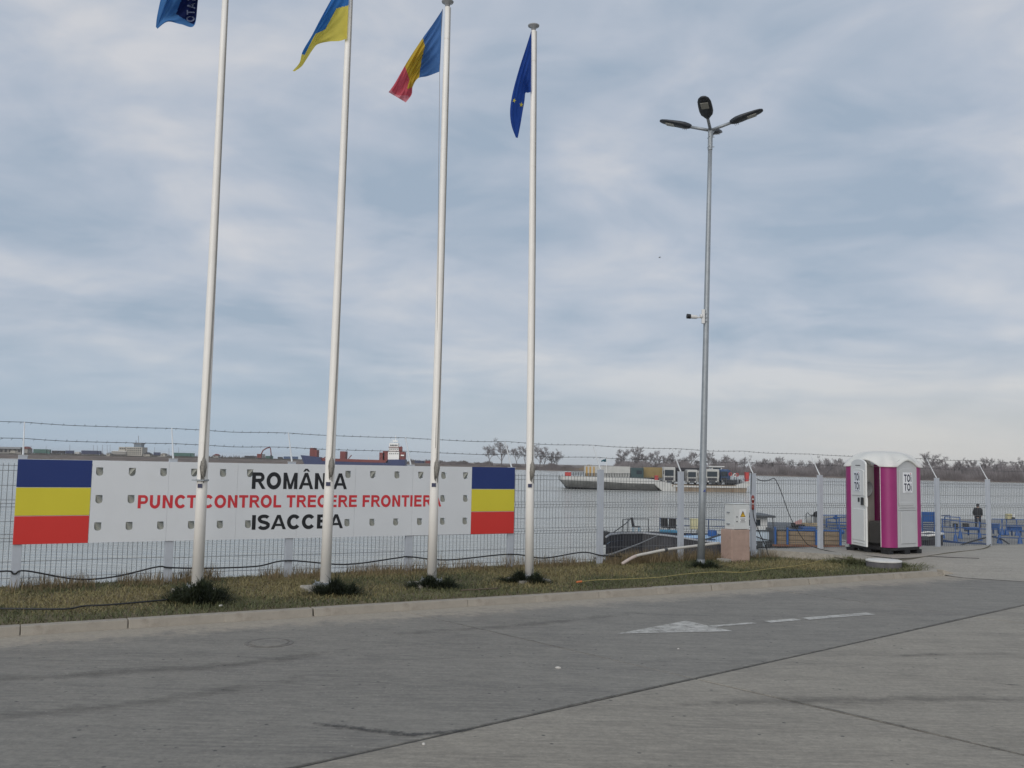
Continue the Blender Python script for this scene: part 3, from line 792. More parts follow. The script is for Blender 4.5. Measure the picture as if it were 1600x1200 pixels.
# =================================================================== FLAGPOLES
M_POLE = mat('pole_white', (.82, .79, .74), .35, var=.05, scale=1.2, dirt=.18, dcol=(.50, .47, .42))
M_FINIAL = mat('finial_grey', (.33, .34, .35), .4, var=.1); M_HAL = mat('halyard', (.22, .21, .19), .8)
M_FOOT = mat('footing_concrete', (.34, .32, .28), .9, var=.2, scale=5, bump=.4, dirt=.5)
M_GALV = mat('galvanised', (.30, .325, .345), .42, metal=.35, var=.14, scale=9)
M_NAVY = mat('navy_label', (.02, .025, .07), .4)
M_ROPEB = mat('rope_bundle', (.25, .235, .21), .9, var=.35, scale=45, bump=.8, bscale=80)
def pole(bx, by, lean, label, clamp, r0=.072, sink=0):
    B = onz(bx, by, .06); H = 8.34
    t = thing('flagpole', label, 'flagpole', (B.x, B.y, 0), 0, 'white flagpoles in front of the fence')
    def c(z): return Vector((lean * z / H, 0, z))
    def rad(z): return r0 + (.037 - r0) * z / H
    b = MB(); zs = [.06, 1.3, 2.6, 4, 5.5, 7, H]
    b.tube([c(z) for z in zs], [rad(z) for z in zs], 20); b.build('pole_shaft', M_POLE, t, True)
    for z in (1.9, 6.2, 7.85):
        b = MB(); b.tube([c(z), c(z + .012)], rad(z) + .0016, 20); b.build('joint_ring', M_POLE, t)
    b = MB(); b.lathe([(.02, H), (.036, H + .01), (.036, H + .05), (.085, H + .07), (.09, H + .085), (.06, H + .10), (.0, H + .105)], (lean, 0, 0), 18); b.build('finial', M_FINIAL, t, True)
    b = MB(); b.box((0, 0, .055), (.26, .24, .014))
    b.box((0, 0, .078), (.20, .19, .02)); pl = b.build('base_flange', M_GALV, t, bevel=.003); pl.rotation_euler.z = R(28)
    for sx in (-1, 1):
        for sy in (-1, 1):
            b = MB(); b.lathe([(.013, .062), (.013, .082), (.007, .082), (.007, .11)], (sx * .105, sy * .095, 0), 6); b.build('anchor_bolt', M_GALV, pl)
    b = MB(); b.box((-.02, 0, -.06), (.52, .46, .19)); o = b.build('footing', M_FOOT, t, bevel=.02); o.rotation_euler.z = R(29)
    # rope tied off in a bundle, label plate, cleat
    fa = R(-68); dx, dy = math.cos(fa), math.sin(fa)
    zc_ = 1.56 if clamp else 1.60
    o_ = c(zc_) + Vector((dx, dy, 0)) * (rad(zc_) + .018)
    b = MB(); b.tube([o_ + Vector((0, 0, .16)), o_ + Vector((.004, 0, .11)), o_ + Vector((.006, -.006, .04)), o_ + Vector((0, -.006, -.03)), o_ + Vector((-.004, 0, -.09)), o_ + Vector((0, 0, -.125))], [.006, .026, .036, .032, .018, .006], 9)
    for k in range(5):
        a = k * 1.3; b.tube([o_ + Vector((math.cos(a) * .03, math.sin(a) * .03, .10)), o_ + Vector((math.cos(a) * .042, math.sin(a) * .042, .02)), o_ + Vector((math.cos(a + .5) * .022, math.sin(a + .5) * .022, -.10 - .02 * k))], .006, 5)
    b.build('rope_bundle', M_ROPEB, t, True)
    b = MB(); top = c(8.33) + Vector((math.cos(R(-20)), math.sin(R(-20)), 0)) * (rad(8.33) + .004)
    mid = c(4.4) + Vector((math.cos(R(-40)), math.sin(R(-40)), 0)) * (rad(4.4) + .016)
    b.tube(smooth([o_ + Vector((0, 0, .14)), mid, top], 8), .0042, 5)
    mid2 = c(4.0) + Vector((math.cos(R(-28)), math.sin(R(-28)), 0)) * (rad(4.0) + .010)
    b.tube(smooth([o_ + Vector((.01, 0, .13)), mid2, top + Vector((.01, 0, 0))], 8), .0035, 5); b.build('halyard', M_HAL, t, True)
    fl = R(-92); zl = zc_ - .215
    o2 = c(zl) + Vector((math.cos(fl), math.sin(fl), 0)) * (rad(zl) + .003)
    b = MB(); b.box(o2, (.058, .012, .052), fl + R(90)); b.build('label_plate', M_NAVY, t, bevel=.001)
    if clamp:
        b = MB(); b.tube([c(1.405), c(1.425)], rad(1.4) + .016, 20); b.box(c(1.415) + Vector((-.02, -.09, 0)), (.17, .03, .012), R(-12)); b.build('clamp_band', M_GALV, t)
    return t, B
P1, B1 = pole(308, 918, 0.0, 'leftmost white flagpole, a metal band at sign height, rising from a big dark grass clump', True, .073)
P2, B2 = pole(508, 913, .047, 'white flagpole standing in front of the sign word ROMÂNIA', False, .071)
P3, B3 = pole(674.5, 907.5, .010, 'white flagpole in front of the right end of the sign lettering', False, .0675)
P4, B4 = pole(827, 901, -.082, 'white flagpole clear of the sign, between sign and lamp post', False, .0645)

# =================================================================== FLAGS
def fabric(name, col):
    m = mat(name, col, .75, var=.08, scale=6, spec=.15)
    nt = m.node_tree; b_ = nt.nodes['Principled BSDF']
    src = b_.inputs['Base Color'].links[0].from_socket
    tl = nt.nodes.new('ShaderNodeBsdfTranslucent'); nt.links.new(src, tl.inputs['Color'])
    mx = nt.nodes.new('ShaderNodeMixShader'); mx.inputs[0].default_value = .45
    out = nt.nodes['Material Output']
    nt.links.new(b_.outputs[0], mx.inputs[1]); nt.links.new(tl.outputs[0], mx.inputs[2]); nt.links.new(mx.outputs[0], out.inputs['Surface'])
    return m
FB_ROB = fabric('cloth_cobalt', (.075, .18, .42)); FB_ROY = fabric('cloth_gold', (.60, .43, .06)); FB_ROR = fabric('cloth_crimson', (.62, .12, .16))
FB_UB = fabric('cloth_azure', (.04, .17, .46)); FB_UY = fabric('cloth_yellow', (.70, .60, .12)); FB_EU = fabric('cloth_royal', (.022, .07, .31))
FB_STAR = fabric('cloth_star', (.62, .55, .08)); FB_NB = fabric('cloth_mid_blue', (.07, .20, .45)); FB_NN = fabric('cloth_navy', (.010, .018, .085)); FB_LET = fabric('cloth_pale', (.24, .28, .40))
def curve(pts, u):
    L = [0]
    for a, b_ in zip(pts, pts[1:]): L.append(L[-1] + math.dist(a[:2], b_[:2]))
    d = u * L[-1]
    for i in range(len(pts) - 1):
        if d <= L[i + 1] + 1e-9:
            k = (d - L[i]) / max(1e-9, L[i + 1] - L[i]); return [pts[i][j] + (pts[i + 1][j] - pts[i][j]) * k for j in range(len(pts[0]))]
    return list(pts[-1])
def param(pts, u):
    """same number of stations on both edges: piecewise linear in the station index, smoothed"""
    n = len(pts) - 1; x = min(u * n, n - 1e-6); i = int(x); t = x - i
    p0, p1, p2, p3 = pts[max(i - 1, 0)], pts[i], pts[i + 1], pts[min(i + 2, n)]
    return [.5 * (2 * b_ + (c - a) * t + (2 * a - 5 * b_ + 4 * c - d) * t * t + (3 * b_ - a - 3 * c + d) * t ** 3) for a, b_, c, d in zip(p0, p1, p2, p3)]
def flag_fn(top, bot, Y, amp, freq, ph=0.0):
    """cloth between an upper and a lower edge (hoist to fly); folds run down the cloth, depth in metres"""
    def fn(u, v):
        a, b_ = param(top, u), param(bot, u)
        x, y = a[0] + (b_[0] - a[0]) * v, a[1] + (b_[1] - a[1]) * v
        dz = (a[2] + (b_[2] - a[2]) * v)
        fold = amp * math.sin(freq * (v * (.5 + .5 * u) + .35 * u) * 2 * math.pi + ph) * min(1, .12 + u * 1.6) + amp * .45 * math.sin(freq * 2.3 * (v - .5 * u) * 2 * math.pi + ph * 2) * min(1, u * 2)
        wid = min(1, math.hypot(b_[0] - a[0], b_[1] - a[1]) / 62) ** 1.4
        return at(x, y, Y + dz + fold * wid)
    return fn
def pix(p):
    q_ = p - Vector((0, 0, EYE)); w_ = q_.dot(_f); return 800 + F_PX * q_.dot(CR) / w_, 600 - F_PX * q_.dot(CU) / w_
def inside(P, x, y):
    c_ = False
    for i in range(len(P)):
        (x0, y0), (x1, y1) = P[i - 1], P[i]
        if (y0 > y) != (y1 > y) and x < (x1 - x0) * (y - y0) / (y1 - y0) + x0: c_ = not c_
    return c_
def cloth(name, fn, mats, pick, parent, nu=44, nv=30):
    b = MB(); b.grid(fn, nu, nv)
    for i in range(nu):
        for j in range(nv): b.mi[i * nv + j] = pick((i + .5) / nu, (j + .5) / nv)
    return b.build(name, mats, parent, True, True, recalc=False)
# Romanian tricolour
ro = thing('flag', 'torn blue, yellow and red flag on the third pole from the left', 'flag', at(689, 60, B3.y), 0, 'flags on the white poles')
fn = flag_fn([(692, 14, 0), (676, 38, -.10), (658, 63, -.16), (636, 97, -.10), (617, 130, -.04), (607, 144, 0)], [(686.5, 112, 0), (668, 119, .06), (653, 122.5, .06), (645, 135, .05), (643, 148, .05), (634, 160, .0)], B3.y - .05, .10, 1.9, .6)
RO_Y = [(648, 40), (660, 57), (664, 72), (659, 92), (654, 126), (649, 126), (645, 136), (636, 139), (640, 124), (631, 101), (618, 90)]
def ro_pick(u, v):
    x, y = pix(fn(u, v))
    return 1 if inside(RO_Y, x, y) else (0 if x > 646 and y < 126 else (2 if u < .90 + .05 * math.sin(v * 5) else 3))
cloth('flag_cloth', fn, [FB_ROB, FB_ROY, FB_ROR, fabric('cloth_pink_hem', (.72, .28, .32))], ro_pick, ro, 90, 60)
b = MB(); b.tube([at(691, 14, B3.y - .05), at(687, 112, B3.y - .05), at(685, 300, B3.y - .05), at(683, 600, B3.y - .05), at(680.5, 700, B3.y - .06)], .0032, 5); b.build('halyard', M_HAL, ro, True, True)
# Ukrainian bicolour
ua = thing('flag', 'blue over yellow flag trailing in a long tip from the second pole', 'flag', at(543, 10, B2.y), 0, 'flags on the white poles')
fn = flag_fn([(548, -62, 0), (534, -30, -.04), (517, 0, -.1), (500, 31, -.12), (487, 56, -.1), (473, 80, -.06), (468, 98, -.02), (457, 111, 0)], [(542, 60, 0), (531, 64, .05), (514, 65, .07), (497, 69, .07), (489, 77, .05), (478, 94, .03), (471, 104, .02), (460.5, 111.5, 0)], B2.y - .09, .05, 1.8, 2.2)
UA_B = [(570, -90), (570, 8), (546, 8), (526, 13), (508, 46), (493, 53), (489, 60), (476, 86), (464, 82), (478, 45), (502, 5), (480, -90)]
cloth('flag_cloth', fn, [FB_UB, FB_UY], lambda u, v: 0 if inside(UA_B, *pix(fn(u, v))) else 1, ua, 90, 60)
# European flag, hanging folded
eu = thing('flag', 'dark blue flag with gold stars hanging folded on the lone right pole', 'flag', at(829, 100, B4.y), 0, 'flags on the white poles')
fne = flag_fn([(830.5, 47, 0), (822, 74, -.1), (811, 108, -.14), (801, 145, -.13), (797, 172, -.10), (799, 195, -.06), (806, 215, -.02)], [(829.5, 143.5, 0), (825, 145, .02), (821, 145.5, .07), (819.5, 158, .05), (816, 178, .03), (813, 196, .02), (809, 215.5, 0)], B4.y - .06, .09, 1.6, 1.0)
cloth('flag_cloth', fne, [FB_EU], lambda u, v: 0, eu)
def on_cloth(f, x, y):
    best = None
    for i in range(61):
        for j in range(41):
            p = f(i / 60, j / 40) - Vector((0, 0, EYE)); w_ = p.dot(_f)
            d = (800 + F_PX * p.dot(CR) / w_ - x) ** 2 + (600 - F_PX * p.dot(CU) / w_ - y) ** 2
            if best is None or d < best[0] - .3 or (d < best[0] + .3 and p.y < best[1]): best = (d, p.y)
    return best[1]
for (x, y, s_, ro_) in ((803.5, 157, 3.9, .4), (814.5, 163.5, 4.2, .1), (806, 176, 3.2, .7)):
    b = MB(); P = []; YST = on_cloth(fne, x, y) - .025
    for k in range(10):
        a = ro_ + k * math.pi / 5; r_ = s_ * (1 if k % 2 == 0 else .42); P.append(at(x + r_ * math.sin(a) * .8, y - r_ * math.cos(a), YST))
    b.add(P, [tuple(range(10))])
    if y < 170: b.build('gold_star', FB_STAR, eu, False, True, recalc=False)
# alliance flag, only its lower part in view
na = thing('flag', 'blue flag with a navy lettered square, leaving the picture top left', 'flag', at(330, -60, B1.y), 0, 'flags on the white poles')
fn = flag_fn([(351, -122, 0), (330, -108, -.08), (300, -92, -.12), (272, -60, -.1), (256, -20, -.04), (246, 22, 0), (243.5, 42, .02)], [(349, -34, 0), (334, -26, .05), (312, -10, .08), (304, 39, .08), (283, 38, .04), (262, 34, .02), (246, 45, .02)], B1.y - .08, .08, 1.5, .3)
def nat(u, v):
    return 1 if inside([(300, -45), (275, 22), (303, 38.5), (330, -45)], *pix(fn(u, v))) else 0
cloth('flag_cloth', fn, [FB_NB, FB_NN], nat, na, 90, 60)
def cloth_letter(ch, x, y, hx, hy):
    """a capital printed on the cloth, reading upwards: letter height runs to the left, letter width runs up"""
    adv, qs = glyph(ch, .19); b = MB()
    for k, q in enumerate(qs):
        P = []
        for p in q:
            lx, ly = x - (p[1] - .5) * hx, y - (p[0] - adv / 2) * hy
            P.append(at(lx, ly, NAT_Y(lx, ly) - .02 - k % 3 * .0005))
        b.add(P, [tuple(range(len(P)))])
    b.build('letter', FB_LET, na, False, True, recalc=False)
_tab = [(pix(fn(i / 50, j / 36)), fn(i / 50, j / 36).y) for i in range(51) for j in range(37)]
def NAT_Y(x, y):
    c_ = sorted((( q_[0][0] - x) ** 2 + (q_[0][1] - y) ** 2, q_[1]) for q_ in _tab)[:3]
    return min(c[1] for c in c_)
for ch, x, y in (('O', 297.5, 29.5), ('T', 298, 19.3), ('A', 298.8, 9.0), ('N', 299.5, -2.5)): cloth_letter(ch, x, y, 12.5, 9.0)

# =================================================================== LAMP POST
LB = onz(1095, 885, 0)
lamp = thing('lamp_post', 'tall galvanised lamp post with four dark lamp heads beside the pink plinth', 'lamp post', LB)
HL = 7.70; dxl = 3.467 + .002 - LB.x
def lc(z): return Vector((dxl * z / HL, 0, z))
b = MB(); b.tube([lc(z) for z in (-.05, 1.2, 2.6, 4.2, 6, HL)], [.066, .061, .055, .049, .043, .036], 20); b.build('pole_shaft', M_GALV, lamp, True)
b = MB(); b.lathe([(.13, 0), (.13, .02), (.075, .025), (.07, .12)], n=20); b.build('base_plate', M_GALV, lamp)
b = MB(); b.tube([lc(HL - .34), lc(HL + .05)], .043, 16)
for z in (HL - .28, HL - .10):
    for a in range(3): b.tube([lc(z) + Vector((math.cos(a * 2.1) * .03, math.sin(a * 2.1) * .03, 0)), lc(z) + Vector((math.cos(a * 2.1) * .075, math.sin(a * 2.1) * .075, 0))], .008, 6)
b.build('collar', M_GALV, lamp)
M_LAMPH = mat('lamp_housing', (.028, .032, .040), .45, var=.15, scale=8); M_LENS = mat('lamp_lens', (.32, .31, .27), .25, var=.1, scale=60)
TILT = R(16)
for k, a in enumerate((R(-20), R(70), R(160), R(250))):
    ca, sa = math.cos(a), math.sin(a)
    M_ = Matrix(((ca * math.cos(TILT), -sa, -ca * math.sin(TILT)), (sa * math.cos(TILT), ca, -sa * math.sin(TILT)), (math.sin(TILT), 0, math.cos(TILT))))
    org = lc(HL + .02)
    b = MB(); b.tube([org, org + M_ @ Vector((.40, 0, 0))], [.029, .027], 12); b.build('bracket_arm', M_GALV, lamp, True)
    st = [(.36, .035, .03), (.40, .055, .045), (.47, .105, .05), (.56, .122, .047), (.70, .122, .038), (.82, .115, .030), (.90, .092, .024), (.945, .05, .018), (.955, .015, .012)]
    b = MB(); n_ = 14; V = []; Fc = []
    for (x, hw, hh) in st:
        for j in range(n_):
            th = 2 * math.pi * j / n_; yy = hw * math.copysign(abs(math.cos(th)) ** .7, math.cos(th)); zz = hh * math.copysign(abs(math.sin(th)) ** .8, math.sin(th))
            V.append(org + M_ @ Vector((x, yy, zz + .012)))
    for i in range(len(st) - 1):
        for j in range(n_): Fc.append((i * n_ + j, i * n_ + (j + 1) % n_, (i + 1) * n_ + (j + 1) % n_, (i + 1) * n_ + j))
    Fc.append(tuple(range(n_))); Fc.append(tuple((len(st) - 1) * n_ + j for j in range(n_)))
    b.add(V, Fc); hd = b.build('luminaire', M_LAMPH, lamp, True)
    b = MB(); b.box(org + M_ @ Vector((.745, 0, -.026)), (.16, .135, .012), M=M_); b.build('lens', M_LENS, hd, bevel=.003)
    for q_ in (-.03, .0, .03):
        b = MB(); b.box(org + M_ @ Vector((.46 + q_, .02, -.05)), (.008, .008, .05), M=M_); b.build('fin', M_LAMPH, hd)
b = MB(); z = 1.28; b.prism([(0, 0), (.045, 0), (.04, .05)], lc(z) + Vector((-.005, -.0665, 0)), (1, 0, 0), (0, 0, 1), (0, .004, 0)); b.build('sticker', mat('sticker_blue', (.05, .07, .24), .5), lamp)

# CCTV camera
cc = at(1098, 497, LB.y)
cctv = thing('security_camera', 'white bullet security camera with black front clamped to the lamp post', 'security camera', cc)
M_CCW = mat('camera_white', (.66, .66, .65), .35, var=.04)
b = MB(); b.box((-.005, -.060, .02), (.055, .045, .25)); b.build('mounting_plate', M_CCW, cctv, bevel=.006)
b = MB(); b.tube([(-.03, -.075, .02), (-.06, -.08, .02)], .038, 12); b.tube([(-.06, -.08, .005), (-.09, -.085, -.005), (-.12, -.09, .0)], .014, 8); b.build('swivel_arm', M_CCW, cctv, True)
b = MB(); b.tube([(-.11, -.09, 0), (-.135, -.092, .002), (-.235, -.10, .008)], [.022, .034, .037], 14); b.build('camera_body', M_CCW, cctv, autosmooth=40)
b = MB(); b.tube([(-.235, -.10, .008), (-.30, -.106, .012)], [.042, .043], 14); b.build('lens_hood', M_BLACK, cctv, autosmooth=40)
for z in (-.07, 0, .07):
    b = MB(); b.tube([(.04 + .058 * math.cos(q_), .058 * math.sin(q_), z) for q_ in [R(x) for x in range(-150, 171, 20)]], .006, 5); b.box((.098, -.02, z), (.02, .03, .016)); b.build('hose_clamp', M_GALV, cctv)

# =================================================================== ELECTRIC CABINET ON ITS PLINTH
M_PLINTH = mat('plinth_plaster', (.40, .285, .235), .9, var=.12, scale=6, bump=.3, bscale=60, dirt=.55, dcol=(.22, .15, .12), detail=6)
PC = Vector((4.07, 17.12, 0))
pl = thing('plinth', 'pinkish concrete plinth under the grey electric cabinet', 'plinth', PC, FRZ)
b = MB(); b.box((.22, .15, .255), (.44, .30, .63)); b.build('plinth_block', M_PLINTH, pl, bevel=.012)
b = MB(); b.box((-.10, .10, .015), (.16, .22, .06)); b.build('foot_slab', M_FOOT, pl, bevel=.01)
M_CAB = mat('cabinet_grey', (.60, .615, .605), .4, var=.04, dirt=.15, dcol=(.42, .41, .38))
cab = thing('electric_cabinet', 'light grey electric cabinet with a yellow warning triangle on its door', 'cabinet', PC + Vector((0, 0, .571)), FRZ)
b = MB(); b.box((.245, .145, .232), (.355, .235, .46)); b.box((.245, .142, .470), (.385, .265, .014)); b.build('housing', M_CAB, cab, bevel=.006)
b = MB(); b.box((.245, .0115, .228), (.355, .025, .44)); door = b.build('door', M_CAB, cab, bevel=.005)
M_WW = mat('sticker_white', (.74, .75, .74), .4); M_WY = mat('warning_yellow', (.72, .43, .02), .4)
b = MB(); b.box((.265, -.0022, .25), (.165, .002, .25)); b.build('warning_sticker', M_WW, door)
def tri(cx, cz, s_, y, m, nm, parent):
    b = MB(); b.add([(cx - s_, y, cz - s_ * .82), (cx + s_, y, cz - s_ * .82), (cx, y, cz + s_ * .92)], [(0, 1, 2)]); b.build(nm, m, parent, recalc=False)
tri(.265, .285, .068, -.0045, M_LETK, 'triangle_border', door); tri(.265, .282, .052, -.0060, M_WY, 'triangle', door)
b = MB(); b.add([(.268, -.0075, .322), (.252, -.0075, .278), (.263, -.0075, .282), (.258, -.0075, .250), (.280, -.0075, .292), (.268, -.0075, .290), (.277, -.0075, .322)], [tuple(range(7))]); b.build('lightning_bolt', M_LETK, door, recalc=False)
for r_, (n_, w_) in enumerate(((10, .125), (7, .09), (11, .13))):
    b = MB()
    for k in range(n_):
        x = .265 - w_ / 2 + w_ * (k + .15) / n_; z = .195 - r_ * .027
        b.add([(x, -.0045, z - .008), (x + w_ / n_ * .62, -.0045, z - .008), (x + w_ / n_ * .62, -.0045, z + .008), (x, -.0045, z + .008)], [(0, 1, 2, 3)])
    b.build('small_print', M_LETK, door, recalc=False)
for z in (.235, .150):
    b = MB(); b.lathe([(.012, -.0), (.012, .008), (.0, .009)], n=10); o = b.build('lock', M_BLACK, door); o.matrix_basis = Matrix.Translation((.120, -.001, z)) @ Matrix.Rotation(R(90), 4, 'X')
for z, s_ in ((.31, .06), (.10, .07)):
    b = MB(); b.box((.055, .16, z), (.028, s_, .022)); b.build('cable_gland', M_GALV, cab, bevel=.004)

# =================================================================== TOILET CABIN
M_MAG = mat('cabin_magenta', (.285, .025, .143), .42, var=.07, scale=2.2, dirt=.2, dcol=(.16, .02, .09))
M_CWH = mat('cabin_white', (.70, .70, .68), .38, var=.04, scale=3, dirt=.12, dcol=(.48, .46, .42))
M_CGR = mat('cabin_grey', (.48, .49, .495), .42, var=.05, scale=3, dirt=.15, dcol=(.33, .32, .30))
M_CIN = mat('cabin_inner', (.80, .78, .71), .5, var=.05); M_SKID = mat('skid_black', (.012, .012, .014), .6, var=.3)
TB = Vector((7.535, 18.85, .082))
cabn = thing('portable_toilet', 'magenta and white portable toilet cabin with its door ajar', 'portable toilet', TB, R(-57.5))
HF, CH, ZE = .55, .165, 1.775      # half width, chamfer leg, eave height above its ground
Z0 = .135
# skid
b = MB(); oc = [(-HF + CH, -HF), (HF - CH, -HF), (HF, -HF + CH), (HF, HF - CH), (HF - CH, HF), (-HF + CH, HF), (-HF, HF - CH), (-HF, -HF + CH)]
b.prism([(x * .98, y * .98) for x, y in oc], (0, 0, .075), (1, 0, 0), (0, 1, 0), (0, 0, .058)); b.build('floor_pan', M_SKID, cabn, bevel=.006)
for k in range(3):
    for ax in (0, 1):
        b = MB(); x = (-.40, 0, .40)[k]
        for sg in (-1, 1):
            if ax == 1 and k != 1: continue
            b = MB(); c_ = (x, sg * .455, .036) if ax == 0 else (sg * .455, x, .036)
            b.box(c_, (.17, .16, .08) if ax == 0 else (.16, .17, .08)); b.build('skid_foot', M_SKID, cabn, bevel=.008)
# corner panels: flange, rounded chamfer, flange
FLG = .055
def corner(rot):
    b = MB(); prof = [(HF - CH - FLG, -HF), (HF - CH, -HF)] + [(HF - CH + CH * math.sin(R(a)) * 1.0, -HF + CH * (1 - math.cos(R(a)))) for a in (22, 45, 68)] + [(HF, -HF + CH), (HF, -HF + CH + FLG)]
    inner = [(x * .955, y * .955) for x, y in prof]
    poly = prof + inner[::-1]
    M2 = Matrix.Rotation(rot, 3, 'Z')
    b.prism([(M2 @ Vector((x, y, 0)))[:2] for x, y in poly], (0, 0, Z0), (1, 0, 0), (0, 1, 0), (0, 0, ZE - .03 - Z0))
    return b.build('corner_panel', M_MAG, cabn, autosmooth=35)
for k in range(4): corner(R(90 * k))
PW2 = HF - CH - FLG            # half width of a wall panel
def wall(rot, m, name, arch=True):
    """panel in local frame: front face at y=-HF, rotated"""
    b = MB(); zt = 1.76
    poly = [(-PW2, Z0), (PW2, Z0), (PW2, zt)] + [(PW2 * math.cos(R(a)), zt + .105 * math.sin(R(a))) for a in (25, 50, 75, 90, 105, 130, 155)] + [(-PW2, zt)]
    b.prism(poly, (0, -HF + .012, 0), (1, 0, 0), (0, 0, 1), (0, .03, 0))
    o = b.build(name, m, cabn, bevel=.003); o.rotation_euler.z = rot; return o
def raised(parent, m, x0, x1, z0, z1, y, name='raised_field', archk=0):
    b = MB(); n_ = 7
    P = [(x0, z0), (x1, z0), (x1, z1)] + ([((x0 + x1) / 2 + (x1 - x0) / 2 * math.cos(R(a)), z1 + archk * math.sin(R(a))) for a in (30, 60, 90, 120, 150)] if archk else []) + [(x0, z1)]
    b.prism(P, (0, y, 0), (1, 0, 0), (0, 0, 1), (0, -.016, 0)); return b.build(name, m, parent, bevel=.010)
def toisign(parent, y, cx, cz):
    b = MB(); b.box((cx, y - .010, cz), (.30, .004, .40)); b.build('sign_plate', mat('sign_plate_white', (.76, .77, .79), .4), parent)
    yy = y - .0135
    b = MB()
    for li, base in enumerate((.015, -.16)):
        x = cx - .118
        for ch in 'TOI':
            adv, qs = glyph(ch, .215); hgt = .145 if ch != 'I' else .105
            for k, q in enumerate(qs): b.add([(x + p[0] * .105, yy - k % 4 * .0002, cz + base + p[1] * hgt) for p in q], [tuple(range(len(q)))])
            if ch == 'I': b.add([(x + .194 * .105 - .011, yy, cz + base + .119), (x + .194 * .105 + .011, yy, cz + base + .119), (x + .194 * .105 + .011, yy, cz + base + .143), (x + .194 * .105 - .011, yy, cz + base + .143)], [(0, 1, 2, 3)])
            x += adv * .105
    b.build('brand_lettering', mat('brand_navy', (.018, .022, .05), .4), parent, recalc=False)
    b = MB(); q = [(.095 + .018 * (1 if k % 2 == 0 else .4) * math.sin(k * math.pi / 5), .175 + .018 * (1 if k % 2 == 0 else .4) * math.cos(k * math.pi / 5)) for k in range(10)]
    b.add([(cx + x, yy, cz + z) for x, z in q], [tuple(range(10))]); b.build('red_star', M_LETR, parent, recalc=False)
    b = MB()
    for k in range(12): b.add([(cx - .095 + k * .016, yy, cz - .187), (cx - .095 + k * .016 + .011, yy, cz - .187), (cx - .095 + k * .016 + .011, yy, cz - .179), (cx - .095 + k * .016, yy, cz - .179)], [(0, 1, 2, 3)])
    b.build('small_print', M_LETK, parent, recalc=False)
sw = wall(R(90), M_CGR, 'side_panel')       # faces local +x
y = -HF + .012
raised(sw, M_CGR, -.255, .255, .90, 1.62, y, archk=.06); toisign(sw, y - .010, 0, 1.395)
raised(sw, M_CGR, -.22, .24, .205, .83, y); raised(sw, M_CGR, -.27, .19, .945, 1.015, y - .009); raised(sw, M_CGR, -.285, .285, .855, .875, y, 'rib')
wall(R(180), M_CIN, 'side_panel'); wall(R(270), M_CIN, 'side_panel')
# door frame, door swung outwards on its left edge
b = MB()
for sx in (-1, 1): b.box((sx * (PW2 + .006), -HF + .02, (Z0 + 1.74) / 2), (.012, .05, 1.74 - Z0))
b.build('door_frame', M_CWH, cabn, bevel=.003)
b = MB(); zt = 1.74; wD = PW2 * 2
poly = [(0, Z0 + .005), (wD, Z0 + .005), (wD, zt)] + [(PW2 + PW2 * math.cos(R(a)), zt + .10 * math.sin(R(a))) for a in (25, 50, 75, 90, 105, 130, 155)] + [(0, zt)]
b.prism(poly, (0, 0, 0), (1, 0, 0), (0, 0, 1), (0, .034, 0))
dr = b.build('door', M_CWH, cabn, bevel=.006)
dr.matrix_basis = Matrix.Translation((-PW2, -HF - .012, 0)) @ Matrix.Rotation(R(-29), 4, 'Z')
raised(dr, M_CWH, .05, wD - .05, 1.12, 1.60, 0, archk=.05); raised(dr, M_CWH, .05, wD - .05, .25, .86, 0); raised(dr, M_CWH, .07, wD - .07, .19, .215, 0, 'rib')
toisign(dr, -.010, wD / 2 - .01, 1.40)
b = MB(); b.box((wD - .13, -.012, 1.02), (.17, .02, .16)); b.build('lock_plate', M_CWH, dr, bevel=.006)
b = MB(); b.box((wD - .10, -.026, 1.02), (.12, .018, .15)); b.build('handle', M_BLACK, dr, bevel=.006)
b = MB(); b.box((wD - .30, -.008, 1.04), (.06, .014, .085)); b.build('occupied_indicator', M_BLACK, dr, bevel=.004)
b = MB(); b.box((wD + .006, .012, 1.0), (.022, .05, .17)); b.build('latch', M_CWH, dr, bevel=.004)
b = MB()
for k in range(8): b.add([(wD / 2 - .11 + k * .028, -.002, 1.705), (wD / 2 - .11 + k * .028 + .02, -.002, 1.705), (wD / 2 - .11 + k * .028 + .02, -.002, 1.725), (wD / 2 - .11 + k * .028, -.002, 1.725)], [(0, 1, 2, 3)])
b.build('small_print', M_LETK, dr, recalc=False)
# inside: liners, tank with seat, round basin
b = MB(); b.box((-.512, .01, .95), (.012, .80, 1.60)); b.build('inner_liner', M_CIN, cabn)
b = MB(); b.box((.06, .512, .95), (.70, .012, 1.60)); b.build('inner_liner', M_CIN, cabn)
b = MB(); b.box((0, .30, .36), (.86, .40, .46)); b.build('waste_tank', mat('tank_grey', (.17, .17, .17), .5), cabn, bevel=.03)
b = MB(); b.lathe([(.0, 0), (.18, 0), (.19, .03), (.0, .035)], (0, .28, .59), 20); b.build('toilet_seat', M_BLACK, cabn)
b = MB(); b.lathe([(0, 0), (.16, 0), (.17, .09), (.14, .10), (.12, .03), (0, .03)], n=20); o = b.build('wash_basin', M_CGR, cabn); o.matrix_basis = Matrix.Translation((-.40, -.06, 1.25)) @ Matrix.Rotation(R(90), 4, 'Y')
